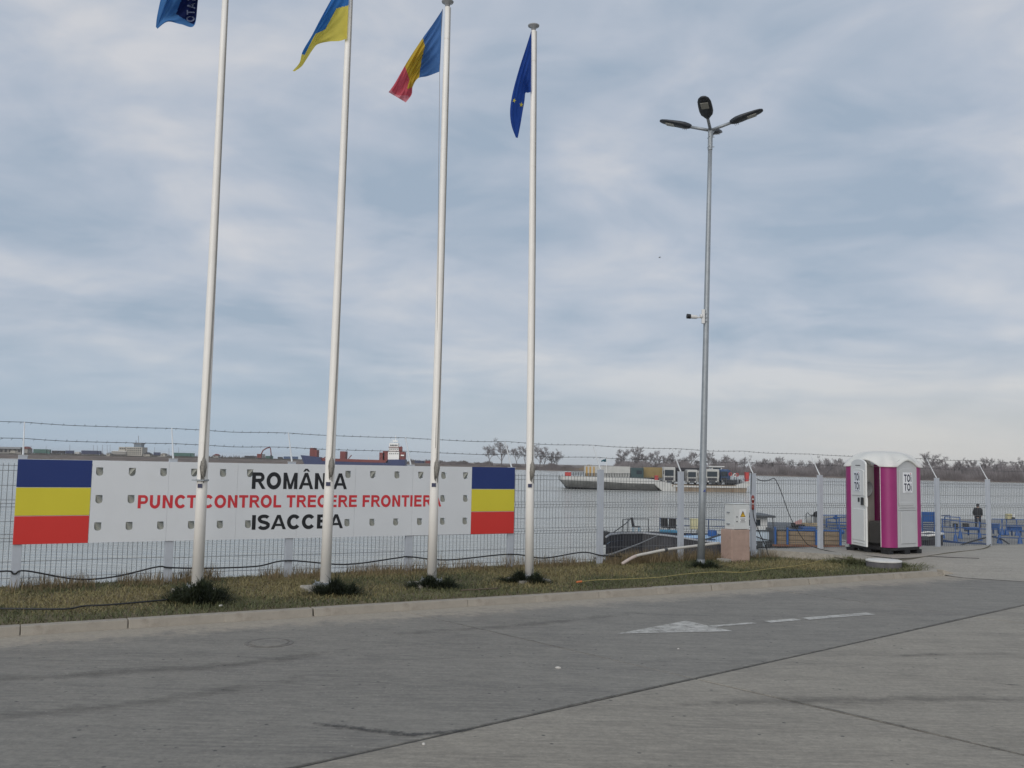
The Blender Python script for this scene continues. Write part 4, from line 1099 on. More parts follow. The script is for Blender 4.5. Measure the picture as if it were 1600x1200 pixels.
# roof: translucent white plastic that lets daylight into the cabin
def plastic(name, col):
    m = mat(name, col, .45, var=.04, scale=2, dirt=.2, dcol=(.55, .53, .45))
    nt = m.node_tree; b_ = nt.nodes['Principled BSDF']; src = b_.inputs['Base Color'].links[0].from_socket
    tl = nt.nodes.new('ShaderNodeBsdfTranslucent'); nt.links.new(src, tl.inputs['Color'])
    mx = nt.nodes.new('ShaderNodeMixShader'); mx.inputs[0].default_value = .32
    nt.links.new(b_.outputs[0], mx.inputs[1]); nt.links.new(tl.outputs[0], mx.inputs[2]); nt.links.new(mx.outputs[0], nt.nodes['Material Output'].inputs['Surface'])
    return m
def roof(u, v):
    a = 2 * math.pi * u
    # eave outline: octagon-like rounded square
    ca, sa = math.cos(a), math.sin(a); k = 1 / max(abs(ca), abs(sa), (abs(ca) + abs(sa)) / (2 - CH / HF * .55))
    ro_ = (HF + .026) * k
    off = abs(((a + math.pi / 4) % (math.pi / 2)) - math.pi / 4)      # 0 at the middle of a side
    arch_ = .135 * max(0, math.cos(min(1, off / R(31)) * math.pi / 2)) ** 1.0
    ze = ZE - .06 + arch_
    r_ = 1 - v
    top = ZE + .235
    prof = (1 - (r_ ** 3.2))
    z = ze + (top - ze) * prof ** .85
    return Vector((ca * ro_ * r_, sa * ro_ * r_, z))
b = MB(); b.grid(roof, 96, 14)
V = [Vector(p) for p in b.v]; k = len(b.v)
ring = [V[i * 15] for i in range(97)]
for i in range(96):
    a_, c_ = ring[i], ring[i + 1]; dn = Vector((0, 0, -.02))
    b.add([a_, c_, c_ + dn, a_ + dn], [(0, 1, 2, 3)])
    b.add([a_ + dn, c_ + dn, Vector((c_.x * .8, c_.y * .8, c_.z - .01)), Vector((a_.x * .8, a_.y * .8, a_.z - .01))], [(0, 1, 2, 3)])
b.build('roof', plastic('roof_white', (.88, .88, .84)), cabn, autosmooth=50)

# manhole ring with a white lid beside the cabin
rg = thing('well_ring', 'low round concrete ring with a white lid in the grass tip', 'concrete ring', onz(1381, 886, .0))
b = MB(); b.lathe([(.29, -.1), (.30, .085), (.27, .10), (.0, .10)], n=26); b.build('ring', mat('dark_concrete', (.11, .105, .11), .9, var=.3, scale=8, bump=.4, dirt=.6), rg, autosmooth=40)
b = MB(); b.lathe([(.0, .10), (.305, .10), (.305, .122), (.28, .13), (.0, .132)], n=26); b.build('lid', mat('lid_white', (.60, .59, .56), .7, var=.1, scale=6, dirt=.4, dcol=(.36, .34, .31)), rg, autosmooth=40)

# =================================================================== GRASS
def blade_mat(name, cols, rough=.8):
    m = bpy.data.materials.new(name); m.use_nodes = True; nt = m.node_tree; b = nt.nodes['Principled BSDF']
    b.inputs['Roughness'].default_value = rough; b.inputs['Specular IOR Level'].default_value = .2
    g = nt.nodes.new('ShaderNodeNewGeometry'); r = nt.nodes.new('ShaderNodeValToRGB')
    n = nt.nodes.new('ShaderNodeTexNoise'); n.inputs['Scale'].default_value = 1.1; n.inputs['Detail'].default_value = 5
    nt.links.new(g.outputs['Position'], n.inputs['Vector'])
    a = nt.nodes.new('ShaderNodeMath'); a.operation = 'MULTIPLY_ADD'; a.inputs[1].default_value = .55; a.use_clamp = True
    s_ = nt.nodes.new('ShaderNodeMath'); s_.operation = 'MULTIPLY_ADD'; s_.inputs[1].default_value = 1.5; s_.inputs[2].default_value = -.52
    nt.links.new(n.outputs['Fac'], s_.inputs[0]); nt.links.new(g.outputs['Random Per Island'], a.inputs[0]); nt.links.new(s_.outputs[0], a.inputs[2])
    nt.links.new(a.outputs[0], r.inputs[0])
    el = r.color_ramp.elements; el[0].color = (*cols[0], 1); el[1].color = (*cols[-1], 1)
    for k, c in enumerate(cols[1:-1]): e_ = el.new((k + 1) / (len(cols) - 1)); e_.color = (*c, 1)
    nt.links.new(r.outputs[0], b.inputs['Base Color'])
    return m
def blades(name, m, P, hlo, hhi, w, lean, curl=.35):
    n = len(P); h = RNG.uniform(hlo, hhi, n)[:, None]; a = RNG.uniform(0, 2 * np.pi, n); la = RNG.uniform(0, 2 * np.pi, n); ll = np.abs(RNG.normal(0, lean, n))
    d = np.stack([np.cos(a), np.sin(a), np.zeros(n)], 1) * w; ld = np.stack([np.cos(la) * ll, np.sin(la) * ll, np.zeros(n)], 1)
    up = np.array([[0, 0, 1.]])
    mid = P + up * h * .55 + ld * h * .35; tip = P + up * h * np.maximum(.25, 1 - .5 * ll[:, None]) + ld * h
    V = np.stack([P - d, P + d, mid + d * .7, mid - d * .7, tip], 1).reshape(-1, 3)
    k = np.arange(n)[:, None] * 5
    Fq = np.concatenate([k + np.array([[0, 1, 2]]), k + np.array([[0, 2, 3]]), k + np.array([[3, 2, 4]])], 0)
    return stuff(raw_mesh(name, V, Fq, m))
o0, e1, n1_ = np.array(O0), np.array(E1), np.array(N1)
def pts_st(n, s0, s1, t0, t1, tpow=1.0, z=-.02):
    s = RNG.uniform(s0, s1, n); t = t0 + (t1 - t0) * RNG.uniform(0, 1, n) ** tpow
    lim = np.interp(t, [-1, 0, 1.05, 2.38, 2.9], [12.6, 12.85, 13.5, 14.0, 14.15])
    k = s < lim; s, t = s[k], t[k]
    return o0 + e1 * s[:, None] + n1_ * t[:, None] + np.array([0, 0, z]), s, t
M_DRY = blade_mat('dry_blades', [(.11, .10, .048), (.205, .178, .085), (.28, .235, .12), (.165, .168, .075)])
M_GRN = blade_mat('green_blades', [(.070, .082, .042), (.115, .125, .062), (.18, .17, .085)])
M_DRK = blade_mat('dark_blades', [(.014, .020, .012), (.026, .034, .018), (.055, .068, .034)])
M_WEED = blade_mat('weed_stalks', [(.10, .078, .048), (.20, .155, .09), (.27, .21, .125)])
P, s, t = pts_st(88000, -5, 14.2, -.25, 2.76)
pn = np.sin(s * 1.3 + t) + np.sin(s * .55 - t * 2.1 + 1) + np.sin(s * 3.1 + 2 * t) * .6
mixn = RNG.normal(0, .55, len(s))
green = (t > 2.0 + .4 * np.sin(s * 2.2) + .6 * mixn) | ((s > 8.8) & (pn + mixn > -.45)) | (pn + mixn > 1.05)
keep = RNG.uniform(0, 1, len(P)) < np.where(green, .88, .94)
blades('dry_grass', M_DRY, P[keep & ~green], .03, .085, .0042, 1.7)
blades('green_grass', M_GRN, P[keep & green], .03, .085, .0042, 1.5)
P, s, t = pts_st(12000, -5, 13.4, -.35, .38)
cl = (np.sin(s * 4.1) + np.sin(s * 9.7 + 1) * .8 + np.sin(s * 1.7) * .7) > -.15
blades('dry_weeds', M_WEED, P[cl], .06, .24, .0032, .35)
# taller bush of dead stems near the dark barge's corner and around the lamp foot
Q = []
for s0, t0, n, rr in ((9.75, .12, 700, .30), (10.35, .15, 420, .25), (11.2, .1, 300, .3), (5.75, .1, 240, .25), (2.3, .1, 300, .12), (7.2, .1, 160, .2)):
    ss = RNG.normal(s0, rr, n); tt = RNG.normal(t0, .13, n); Q.append(o0 + e1 * ss[:, None] + n1_ * tt[:, None])
blades('tall_dry_weeds', M_WEED, np.concatenate(Q), .08, .32, .0032, .6)

def clump(cx, cy, wx, wy, hh, n, label, m, seed):
    n_ = n; x = np.clip(RNG.normal(0, .52, n_), -1.5, 1.5); y = np.clip(RNG.normal(0, .52, n_), -1.5, 1.5)
    P = np.stack([cx + x * wx, cy + y * wy, np.full(n_, -.02)], 1)
    rad = np.stack([x, y, np.zeros(n_)], 1)
    h = (hh * RNG.uniform(.4, 1.0, n_) * (1.05 - .30 * np.minimum(1.6, np.abs(x)) ** 2) * (.8 + .28 * np.sin(x * 7 + seed) + .2 * np.sin(y * 6 + x * 11)))[:, None] * np.where(RNG.uniform(0, 1, (n_, 1)) < .05, 1.4, 1.0)
    a = RNG.uniform(0, 2 * np.pi, n_); d = np.stack([np.cos(a), np.sin(a), np.zeros(n_)], 1) * .0045
    out = rad * np.array([[.20, .17, 0]]) * RNG.uniform(.3, 1.1, (n_, 1)) + RNG.normal(0, .035, (n_, 3)) * np.array([[1, 1, 0]])
    up = np.array([[0, 0, 1.]])
    mid = P + up * h * .75 + out * .4; tip = P + up * h * RNG.uniform(.55, 1.0, (n_, 1)) + out * 1.15
    V = np.stack([P - d, P + d, mid + d * .8, mid - d * .8, tip], 1).reshape(-1, 3) - np.array([[cx, cy, 0]])
    k = np.arange(n_)[:, None] * 5
    o = raw_mesh('grass_clump', V, np.concatenate([k + np.array([[0, 1, 2]]), k + np.array([[0, 2, 3]]), k + np.array([[3, 2, 4]])], 0), m)
    o.location = (cx, cy, 0)
    return tag(o, label, 'grass clump', 'dark grass clumps at the pole feet')
clump(-3.70, 11.28, .235, .20, .27, 4200, 'largest dark green grass clump, hiding the leftmost flagpole foot', M_DRK, 1)
clump(-2.20, 12.08, .21, .13, .22, 2500, 'dark grass clump right of the second flagpole footing', M_DRK, 2)
clump(-1.02, 12.87, .25, .09, .19, 2300, 'low dark grass clump before the third flagpole footing', M_DRK, 3)
clump(.25, 13.60, .25, .09, .19, 2300, 'low dark grass clump before the lone right flagpole footing', M_DRK, 4)
clump(3.36, 16.10, .19, .14, .16, 1300, 'small dark grass clump round the lamp post foot', M_DRK, 5)
clump(6.85, 17.05, .55, .25, .13, 1600, 'green grass clump behind the white lidded concrete ring', M_GRN, 6)
clump(6.25, 17.3, .35, .25, .15, 1000, 'green grass clump at the apron edge left of the ring', M_GRN, 7)

# =================================================================== MOORED DARK BARGE
M_HULLK = mat('hull_black', (.030, .030, .036), .55, var=.3, scale=1.5, dirt=.5, dcol=(.085, .075, .07))
M_LBLUE = mat('deck_light_blue', (.34, .50, .68), .5, var=.12, scale=2, dirt=.35, dcol=(.40, .42, .42))
M_BLUE = mat('paint_blue', (.022, .088, .27), .45, var=.12, scale=3, dirt=.2, dcol=(.05, .07, .10))
M_DBLUE = mat('paint_dark_blue', (.014, .045, .13), .5, var=.15, scale=3, dirt=.2)
M_TEAL = mat('paint_teal', (.05, .22, .36), .5, var=.15); M_STEELD = mat('dark_steel', (.05, .055, .06), .5, var=.2, scale=5)
M_CREAM = mat('cream_box', (.50, .46, .27), .5, var=.1); M_TYRE = mat('tyre', (.018, .018, .02), .8, var=.3, scale=8)
M_GLASS = mat('dark_glass', (.03, .04, .05), .15, var=.1, spec=.6); M_WHITE = mat('paint_white', (.66, .66, .64), .45, var=.06, scale=2, dirt=.2, dcol=(.42, .40, .36))
ZD = -2.08
def pl2(px_, py_): return onz(px_, py_, ZD)
near = [onz(*q_) for q_ in ((947, 838, -1.70), (953, 834.5, -1.70), (972, 832.3, -1.70), (1004, 832, -1.72), (1050, 837, -1.82), (1120, 848, -2.02), (1172, 855, -2.05))]
far = [onz(*q_) for q_ in ((1172, 838, -2.05), (1120, 834, -2.05), (1050, 832, -1.9), (1004, 830.5, -1.75), (970, 830.5, -1.72), (952, 832, -1.70))]
barge = thing('moored_barge', 'black hulled barge with pale blue deck moored behind the fence', 'boat', (near[3].x, near[3].y, ZW))
outl = near + far; n_ = len(outl)
cx_ = sum((p for p in outl), Vector()) / n_
b = MB(); top = [Vector(p) for p in outl]; mid = [Vector((p.x, p.y, -2.6)) for p in outl]; bot = [Vector((p.x + (cx_.x - p.x) * .10, p.y + (cx_.y - p.y) * .12, ZW - .4)) for p in outl]
b.add(top + mid + bot, [(i, (i + 1) % n_, (i + 1) % n_ + n_, i + n_) for i in range(n_)] + [(i + n_, (i + 1) % n_ + n_, (i + 1) % n_ + 2 * n_, i + 2 * n_) for i in range(n_)] + [tuple(range(3 * n_ - 1, 2 * n_ - 1, -1))])
b.build('hull', M_HULLK, barge, world=True)
b = MB(); dk = [Vector((p.x + (cx_.x - p.x) * .012, p.y + (cx_.y - p.y) * .012, ZD)) for p in top]; b.add(dk, [tuple(range(n_))]); b.build('deck', M_LBLUE, barge, world=True)
b = MB(); b.tube([p + Vector((0, -.03, -.02)) for p in near], .055, 6); b.build('rubbing_strake', mat('strake_grey', (.30, .31, .33), .5), barge, world=True)
b = MB(); b.tube([p + Vector((0, -.06, -1.05)) for p in near[1:]], .05, 5); b.build('lower_strake', M_HULLK, barge, world=True)
for k in range(8):                                   # vertical frames on the hull side
    u = (k + .5) / 8; p = param([list(q_) for q_ in near[2:]], u); b = MB(); b.box((p[0], p[1] - .03, -2.35), (.05, .06, .9)); b.build('hull_frame', M_HULLK, barge, world=True)
def rail(parent, pts, h, hs, m=M_BLUE, r=.028, nm='railing'):
    """posts at pts, rails at heights hs; one part per post, one per rail"""
    for p in pts:
        b = MB(); b.tube([p, p + Vector((0, 0, h))], r, 6); b.build('rail_post', m, parent, world=True)
    for z in hs:
        b = MB(); b.tube([p + Vector((0, 0, z)) for p in pts], r * .75, 6); b.build('rail_bar', m, parent, world=True)
rail(barge, [pl2(x, y) for x, y in ((1031, 831), (1066, 832), (1107, 833), (1150, 835))], .80, (.40, .78), M_DBLUE)
rail(barge, [pl2(x, y) for x, y in ((973, 832), (981, 830.5), (1013, 830.5))], .74, (.72,), M_STEELD)
b = MB(); b.tube([pl2(957, 833), pl2(957, 833) + Vector((.75, 0, .55)), pl2(985, 831) + Vector((0, 0, .75))], .03, 6); b.build('stay', M_STEELD, barge, world=True)
b = MB(); p = pl2(948, 835); b.lathe([(.16, -.45), (.30, -.42), (.36, -.2), (.36, .1), (.28, .25), (.14, .28)], (p.x - .12, p.y - .1, p.z - .1), 14); b.build('fender', M_TYRE, barge, True, True)
b = MB(); b.box(pl2(1085, 843) + Vector((0, 0, .05)), (2.2, .10, .06), R(-25)); b.build('deck_coaming', M_DBLUE, barge, world=True)
b = MB(); b.box(pl2(1062, 836) + Vector((.2, 0, .05)), (.9, .10, .06), R(-25)); b.build('deck_coaming', M_DBLUE, barge, world=True)
b = MB(); b.tube([pl2(1100, 846) + Vector((0, .1, .05)), pl2(1124, 843) + Vector((.3, .2, .30))], .05, 6); b.build('boarding_plank', M_STEELD, barge, world=True)
# small white cabin boat right of the cabinet
M_PALEB = mat('hull_pale_blue', (.46, .54, .62), .5, var=.08, scale=2, dirt=.3, dcol=(.35, .36, .36))
YC = 42.0
cbt = thing('cabin_boat', 'small pale cabin boat with dark flat roof right of the electric cabinet', 'boat', at(1190, 870, YC))
def cbx(x0, y0, x1, y1, dep, off=0.0):
    c = at((x0 + x1) / 2, (y0 + y1) / 2, YC); b_ = MB(); b_.box(c + Vector((0, dep / 2 + off, 0)), (abs(x1 - x0) * mpp(YC), dep, abs(y1 - y0) * mpp(YC))); return b_
cbx(1160, 829, 1211, 880, 3.2).build('hull', M_PALEB, cbt, world=True, bevel=.08)
cbx(1166, 809.5, 1204, 829, 1.8, .5).build('cabin', M_WHITE, cbt, world=True, bevel=.03)
cbx(1160, 805.5, 1213, 808.8, 2.6, .1).build('cabin_roof', M_STEELD, cbt, world=True, bevel=.02)
cbx(1185, 813, 1192.5, 822.5, .06, .46).build('cabin_window', M_GLASS, cbt, world=True)
cbx(1172, 813, 1180, 822.5, .06, .46).build('cabin_window', M_GLASS, cbt, world=True)
cbx(1162, 828, 1211, 829.6, .08, -.06).build('gunwale', M_STEELD, cbt, world=True)
cbx(1160, 854.5, 1214, 858, .12, -.1).build('fender_strip', M_STEELD, cbt, world=True)
b = MB(); b.tube([at(1207.5, 809, YC + .3), at(1208.5, 829, YC + .3)], .02, 5); b.build('roof_post', M_STEELD, cbt, world=True)
for x in (1187, 1201):
    b = MB(); c_ = at(x, 850, YC - .15)
    b.box(c_, (.20, .16, .22)); b.box(c_ + Vector((0, 0, .10)), (.30, .22, .05)); b.box(c_ + Vector((0, 0, -.10)), (.30, .22, .05)); b.build('mooring_bitt', M_STEELD, cbt, world=True)
b = MB(); b.tube(smooth([at(1180, 838, YC - .1), at(1195, 843, YC - .12), at(1211, 845, YC - .1)]), .022, 5); tag(b.build('mooring_line', M_TYRE), 'dark mooring line across the pale hull right of the cabinet', 'rope')
def chair(px_, py_, label, rz, m=M_STEELD, cush=M_TYRE):
    p = pl2(px_, py_); t = thing('deck_chair', label, 'chair', p + Vector((0, 0, .015)), rz, 'chairs on the moored barge')
    b = MB(); b.box((0, 0, .30), (.42, .42, .06)); b.build('seat', cush, t, bevel=.015)
    b = MB(); b.box((0, .22, .56), (.42, .06, .50), M=Matrix.Rotation(R(-10), 3, 'X')); b.build('backrest', cush, t, bevel=.015)
    for sx in (-1, 1):
        for sy in (-1, 1):
            b = MB(); b.tube([(sx * .18, sy * .18, 0), (sx * .18, sy * .18, .28)], .018, 5); b.build('leg', m, t)
chair(1040, 832.5, 'black chair on the barge, left one of the pair behind the pale post', R(10))
chair(1050.5, 833, 'black chair on the barge, right one of the pair behind the pale post', R(-12))
chair(994, 831.6, 'black and blue seat near the left end of the moored barge', R(70), M_TEAL)
b = MB(); c_ = pl2(1041, 834); b.box(c_ + Vector((.1, -.1, .12)), (.95, .5, .20)); tag(b.build('storage_chest', M_TEAL, bevel=.02), 'flat teal chest on the barge deck in front of two black chairs', 'chest')
b = MB(); c_ = pl2(1084.5, 834); b.box((0, 0, .32), (.42, .36, .56)); b.box((0, 0, .62), (.46, .40, .05)); o = b.build('cream_box', M_CREAM, bevel=.015); o.location = c_ + Vector((0, 0, .06 - .05 + .2)); 
b2 = MB()
for sx in (-1, 1): b2.tube([(sx * .17, 0, -.21), (sx * .17, 0, .06)], .025, 5)
b2.build('legs' if False else 'leg_frame', M_STEELD, o); tag(o, 'cream coloured box on short legs at the barge rail', 'box')
b = MB(); b.lathe([(.0, 0), (.20, 0), (.215, .04), (.20, .12), (.215, .16), (.20, .24), (.20, .30), (.12, .33), (0, .33)], n=16); o = b.build('drum', M_BLUE, autosmooth=40); o.location = pl2(1113, 838) + Vector((0, 0, .02)); o.scale = (1.25, 1.25, 1); tag(o, 'short blue plastic drum on the barge deck left of the cabinet', 'drum')
b = MB(); b.tube([pl2(1035, 833.5) + Vector((0, -.05, .02)), at(1000, 849, 36), at(958, 865, 22), at(930, 872, 17.2)], .022, 6)
tag(b.build('mooring_line', mat('grey_rope', (.22, .22, .22), .8)), 'taut grey mooring line slanting from the barge to the bank', 'rope')

# =================================================================== PONTOON WITH PLANK SIDES
M_PLANKW = mat('fender_plank', (.225, .17, .115), .9, var=.3, scale=3, stretch=(.5, 3, 6), bump=.4, bscale=20, dirt=.5, dcol=(.09, .07, .05))
M_DECK = mat('pontoon_deck', (.22, .215, .205), .9, var=.18, scale=1.2, dirt=.4)
M_RUST = mat('rusty_steel', (.15, .075, .05), .85, var=.35, scale=3)
YP = 41.0
pon = thing('plank_pontoon', 'pontoon with brown plank sides between blue posts left of the toilet cabin', 'pontoon', at(1262, 853, YP))
def pxb(b, x0, y0, x1, y1, Y, dep, off=0.0):
    c = at((x0 + x1) / 2, (y0 + y1) / 2, Y); b.box(c + Vector((0, dep / 2 + off, 0)), (abs(x1 - x0) * mpp(Y), dep, abs(y1 - y0) * mpp(Y))); return b
b = MB(); pxb(b, 1212, 829, 1316, 880, YP, 5.5, .12); b.build('float_body', M_STEELD, pon, world=True)
for (xa, xb) in ((1215, 1229), (1233, 1274.5), (1288, 1311.5)):
    for k in range(3):
        b = MB(); y0 = 830.6 + k * 7.0 + (xa - 1212) * .006; pxb(b, xa, y0, xb, y0 + 6.3, YP, .09, random.uniform(-.01, .02)); b.build('plank', M_PLANKW, pon, world=True, bevel=.012)
for k in range(3):
    b = MB(); y0 = 831 + k * 7.0; pxb(b, 1276, y0, 1286, y0 + 6.3, YP, .09); b.build('plank', M_PLANKW, pon, world=True, bevel=.012)
for x, yt in ((1211.5, 823.5), (1230.7, 824), (1275.6, 828), (1313.5, 826)):
    b = MB(); pxb(b, x - 1.4, yt, x + 1.4, 853, YP - .1, .10); b.build('fender_post', M_BLUE, pon, world=True)
b = MB(); pxb(b, 1208, 851.6, 1320, 854.6, YP - .12, .12); b.build('rubbing_rail', M_RUST, pon, world=True)
b = MB(); pxb(b, 1232, 828.2, 1316, 830, YP, .3, .05); b.build('deck_edge', M_BLUE, pon, world=True)
# things lying on the pontoon
def solo(b, name, m, label, cat, group=None, **k):
    o = b.build(name, m, **k); return tag(o, label, cat, group)
solo(pxb(MB(), 1255, 824, 1275, 828.2, YP + .5, .8), 'tarpaulin_bale', M_BLUE, 'flat blue tarpaulin bale on the plank pontoon', 'bale', bevel=.03)
tm = thing('timber_beam', 'pale timber beam resting on dark blocks on the plank pontoon', 'timber', at(1262, 823, YP + 1.4))
pxb(MB(), 1249, 817.2, 1278, 822, YP + 1.4, .3).build('beam', mat('timber_pale', (.32, .26, .17), .9, var=.2), tm, world=True, bevel=.02)
for x in (1238, 1247):
    pxb(MB(), x - 5, 823, x + 5, 828, YP + 1.3, .5).build('block', M_STEELD, tm, world=True, bevel=.03)
pp_ = thing('pump_engine', 'small pump with grey drum, hoop handle and black funnel on the pontoon', 'pump', at(1265, 817, YP + 1.5))
c_ = at(1264, 817, YP + 1.5); b = MB(); b.lathe([(.0, 0), (.13, 0), (.15, .05), (.15, .22), (.11, .27), (0, .28)], c_, 14); b.build('drum_body', mat('drum_grey', (.30, .31, .30), .5), pp_, world=True, autosmooth=40)
b = MB(); b.tube([at(x, y, YP + 1.5) for x, y in ((1259, 811), (1259.5, 803), (1262, 801), (1265, 804.5), (1268, 806), (1271, 805.5))], .018, 6); b.build('handle', M_STEELD, pp_, world=True)
b = MB(); b.tube([at(1270.5, 806, YP + 1.5), at(1274, 804, YP + 1.5), at(1278, 803.5, YP + 1.5)], [.05, .13, .15], 12); b.build('funnel', M_TYRE, pp_, world=True)
b = MB(); b.tube([at(1268.5, 804, YP + 1.5), at(1268.5, 817, YP + 1.5)], .02, 6); b.build('stand', M_STEELD, pp_, world=True)
ch = thing('chain_heap', 'dark tangle of machinery with a pink cover beside the timber beam', 'machinery', at(1243, 822, YP + 1.2))
b = MB(); c_ = at(1243, 821, YP + 1.2)
for k in range(9): b.box(c_ + Vector((random.uniform(-.26, .3), random.uniform(-.1, .3), random.uniform(-.06, .06))), (.16, .16, .10), random.random() * 3)
b.build('frame', M_TYRE, ch, world=True, bevel=.02)
b = MB(); b.hexa([at(1240, 819.5, YP + 1.2) + Vector((0, q_, 0)) for q_ in (0, .3)] + [at(1252, 819, YP + 1.2) + Vector((0, q_, 0)) for q_ in (.3, 0)], [at(1247, 815, YP + 1.2) + Vector((0, q_, 0)) for q_ in (0, .3)] + [at(1254, 812, YP + 1.2) + Vector((0, q_, 0)) for q_ in (.3, 0)]); b.build('cover', mat('faded_pink', (.40, .22, .20), .7, var=.15), ch, world=True)

# =================================================================== BLUE GANGWAY AND PONTOONS TO THE RIGHT
def railing(name, label, Y, posts, bars, foot=True, m=M_BLUE, r=.024, group='blue railings on the river pontoons'):
    """posts: (x, ytop, ybottom); bars: lists of (x, y); all at distance Y, or (.., Y) given per point"""
    gp = lambda x, y, q_=None: at(x, y, q_ or Y)
    x, yt, yb = posts[0][:3]
    t = thing(name, label, 'railing', gp(x, yb), 0, group)
    for p in posts:
        q_ = p[3] if len(p) > 3 else Y
        b = MB(); B_ = gp(p[0], p[2], q_); T_ = gp(p[0], p[1], q_); T_ = Vector((B_.x + (T_.x - B_.x) * .2, B_.y, T_.z)); b.tube([B_, T_], r * 1.35, 8); o = b.build('rail_post', m, t, True, True)
        if foot: b = MB(); b.lathe([(.15, 0), (.15, .04), (.055, .46), (.05, .47)], B_, 8); b.build('post_foot', m, o, world=True)
    for bar in bars:
        b = MB(); b.tube([gp(*p) for p in bar], r, 6); b.build('rail_bar', m, t, world=True)
    return t
railing('gangway_railing', 'blue gangway railing seen just left of the toilet cabin', 46, [(1291.5, 810, 829), (1311.5, 808, 852)],
        [[(1280, 805), (1335, 805)], [(1290, 811), (1312, 808.5), (1335, 807)], [(1283, 820), (1335, 821.5)], [(1283, 825), (1335, 825.5)], [(1290, 816), (1335, 816.5)], [(1306.5, 811), (1309, 827)]], foot=False)
fx = thing('mooring_light', 'blue bracket with a round fitting on the gangway railing post', 'bracket', at(1307, 812, 45.8))
b = MB(); pxb(b, 1303.5, 806.5, 1310, 811.5, 45.8, .2); b.build('housing', M_BLUE, fx, world=True, bevel=.05); b = MB(); pxb(b, 1305.5, 804.5, 1308, 806.5, 45.8, .1); b.build('cap', M_BLUE, fx, world=True)
b = MB(); pxb(b, 1313, 828, 1321, 835, 45.5, .5); tag(b.build('float_buoy', M_BLUE, bevel=.1), 'blue float hanging at the gangway foot beside the toilet cabin', 'buoy')
# deck of the ferry pontoon
deckA = thing('landing_pontoon', 'wide grey landing pontoon with blue railings right of the toilet cabin', 'pontoon', onz(1520, 830, -2.3))
P4_ = [onz(1440, 858, -2.3), onz(1700, 866, -2.3), Vector((62, 80, -2.3)), Vector((26, 80, -2.3))]
b = MB(); b.hexa([p + Vector((0, 0, -1.3)) for p in P4_], P4_); b.build('deck_slab', M_DECK, deckA, world=True)
b = MB(); b.hexa([P4_[0] + Vector((0, -.12, -.45)), P4_[1] + Vector((0, -.12, -.45)), P4_[1] + Vector((0, 0, -.45)), P4_[0] + Vector((0, 0, -.45))], [P4_[0] + Vector((0, -.12, .06)), P4_[1] + Vector((0, -.12, .06)), P4_[1] + Vector((0, 0, .06)), P4_[0] + Vector((0, 0, .06))]); b.build('edge_beam', M_DBLUE, deckA, world=True)
b = MB(); P_ = smooth([at(1471, 842.5, 53.5), at(1488, 845.5, 53), at(1510, 848, 52.5), at(1545, 849.5, 52)], 4); 
for a_, c_ in zip(P_, P_[1:]): b.hexa([a_ + Vector((0, 0, -.35)), c_ + Vector((0, 0, -.35)), c_ + Vector((0, .8, -.35)), a_ + Vector((0, .8, -.35))], [a_, c_, c_ + Vector((0, .8, 0)), a_ + Vector((0, .8, 0))])
tag(b.build('mooring_beam', M_DBLUE), 'curved dark blue beam along the near edge of the landing pontoon', 'beam')
railing('pontoon_railing', 'blue railing with flared feet left of the standing person', 55, [(1473, 811, 841), (1493, 819, 848, 53.5), (1500.5, 808, 842), (1531, 815, 845, 54)],
        [[(1471, 811), (1500.5, 814.5), (1545, 818.5)], [(1471, 823), (1545, 827)], [(1471, 831), (1500, 832.5), (1545, 835.5)], [(1476, 807.5), (1500.5, 808.5)]])
railing('pontoon_railing', 'tall thin blue railing frame behind the first pale post right of the toilet', 62, [(1476.5, 808, 824), (1484.5, 805, 825)], [[(1471, 805.5), (1484.5, 805.2)], [(1474, 815), (1485, 815.5)]], foot=False, m=M_DBLUE)
railing('pontoon_railing', 'low near blue railing at the right edge of the picture', 52, [(1562, 818, 849), (1594, 832, 851)],
        [[(1545, 826.5), (1575, 828.5), (1625, 830)], [(1552, 839), (1594, 841), (1625, 841.5)]])
railing('pontoon_railing', 'farther blue railing at the right edge with the cream box', 60, [(1566, 811, 836), (1573, 803, 836), (1589, 812, 839), (1611, 813, 839)],
        [[(1550, 811), (1566, 811.2), (1600, 812), (1640, 812.5)], [(1553, 820), (1600, 821.5), (1640, 822)], [(1566, 830), (1640, 832)]])
for x0, y0, x1, y1, Y, lab in ((1512, 824.3, 1531, 828.6, 56, 'long flat blue bench box by the standing person'), (1551, 818.5, 1562, 826, 55, 'blue deck box right of the tall pale post'), (1580, 823, 1597, 829, 54, 'blue deck box low at the right edge')):
    t = thing('deck_box', lab, 'box', at((x0 + x1) / 2, y1, Y), 0, 'blue boxes on the landing pontoon')
    pxb(MB(), x0, y0 + 1, x1, y1, Y, .5).build('case', M_BLUE, t, world=True, bevel=.03); pxb(MB(), x0 - .5, y0, x1 + .5, y0 + 1, Y - .05, .6).build('lid', M_BLUE, t, world=True, bevel=.02)
    for x in (x0 + 1.5, x1 - 1.5): pxb(MB(), x - .8, y1, x + .8, y1 + 8, Y + .1, .1).build('leg', M_DBLUE, t, world=True)
for x0, y0, x1, y1, Y, lab in ((1492, 818.3, 1497.5, 823.5, 62, 'small black speaker shaped box on the pontoon'), (1507, 818.2, 1514.5, 826.2, 60, 'larger black box on the pontoon left of the person')):
    t = thing('equipment_box', lab, 'box', at((x0 + x1) / 2, y1, Y)); pxb(MB(), x0, y0, x1, y1, Y, .3).build('case', M_TYRE, t, world=True, bevel=.02); pxb(MB(), x0 + .8, y1, x1 - .8, y1 + 4, Y + .05, .15).build('stand', M_STEELD, t, world=True)
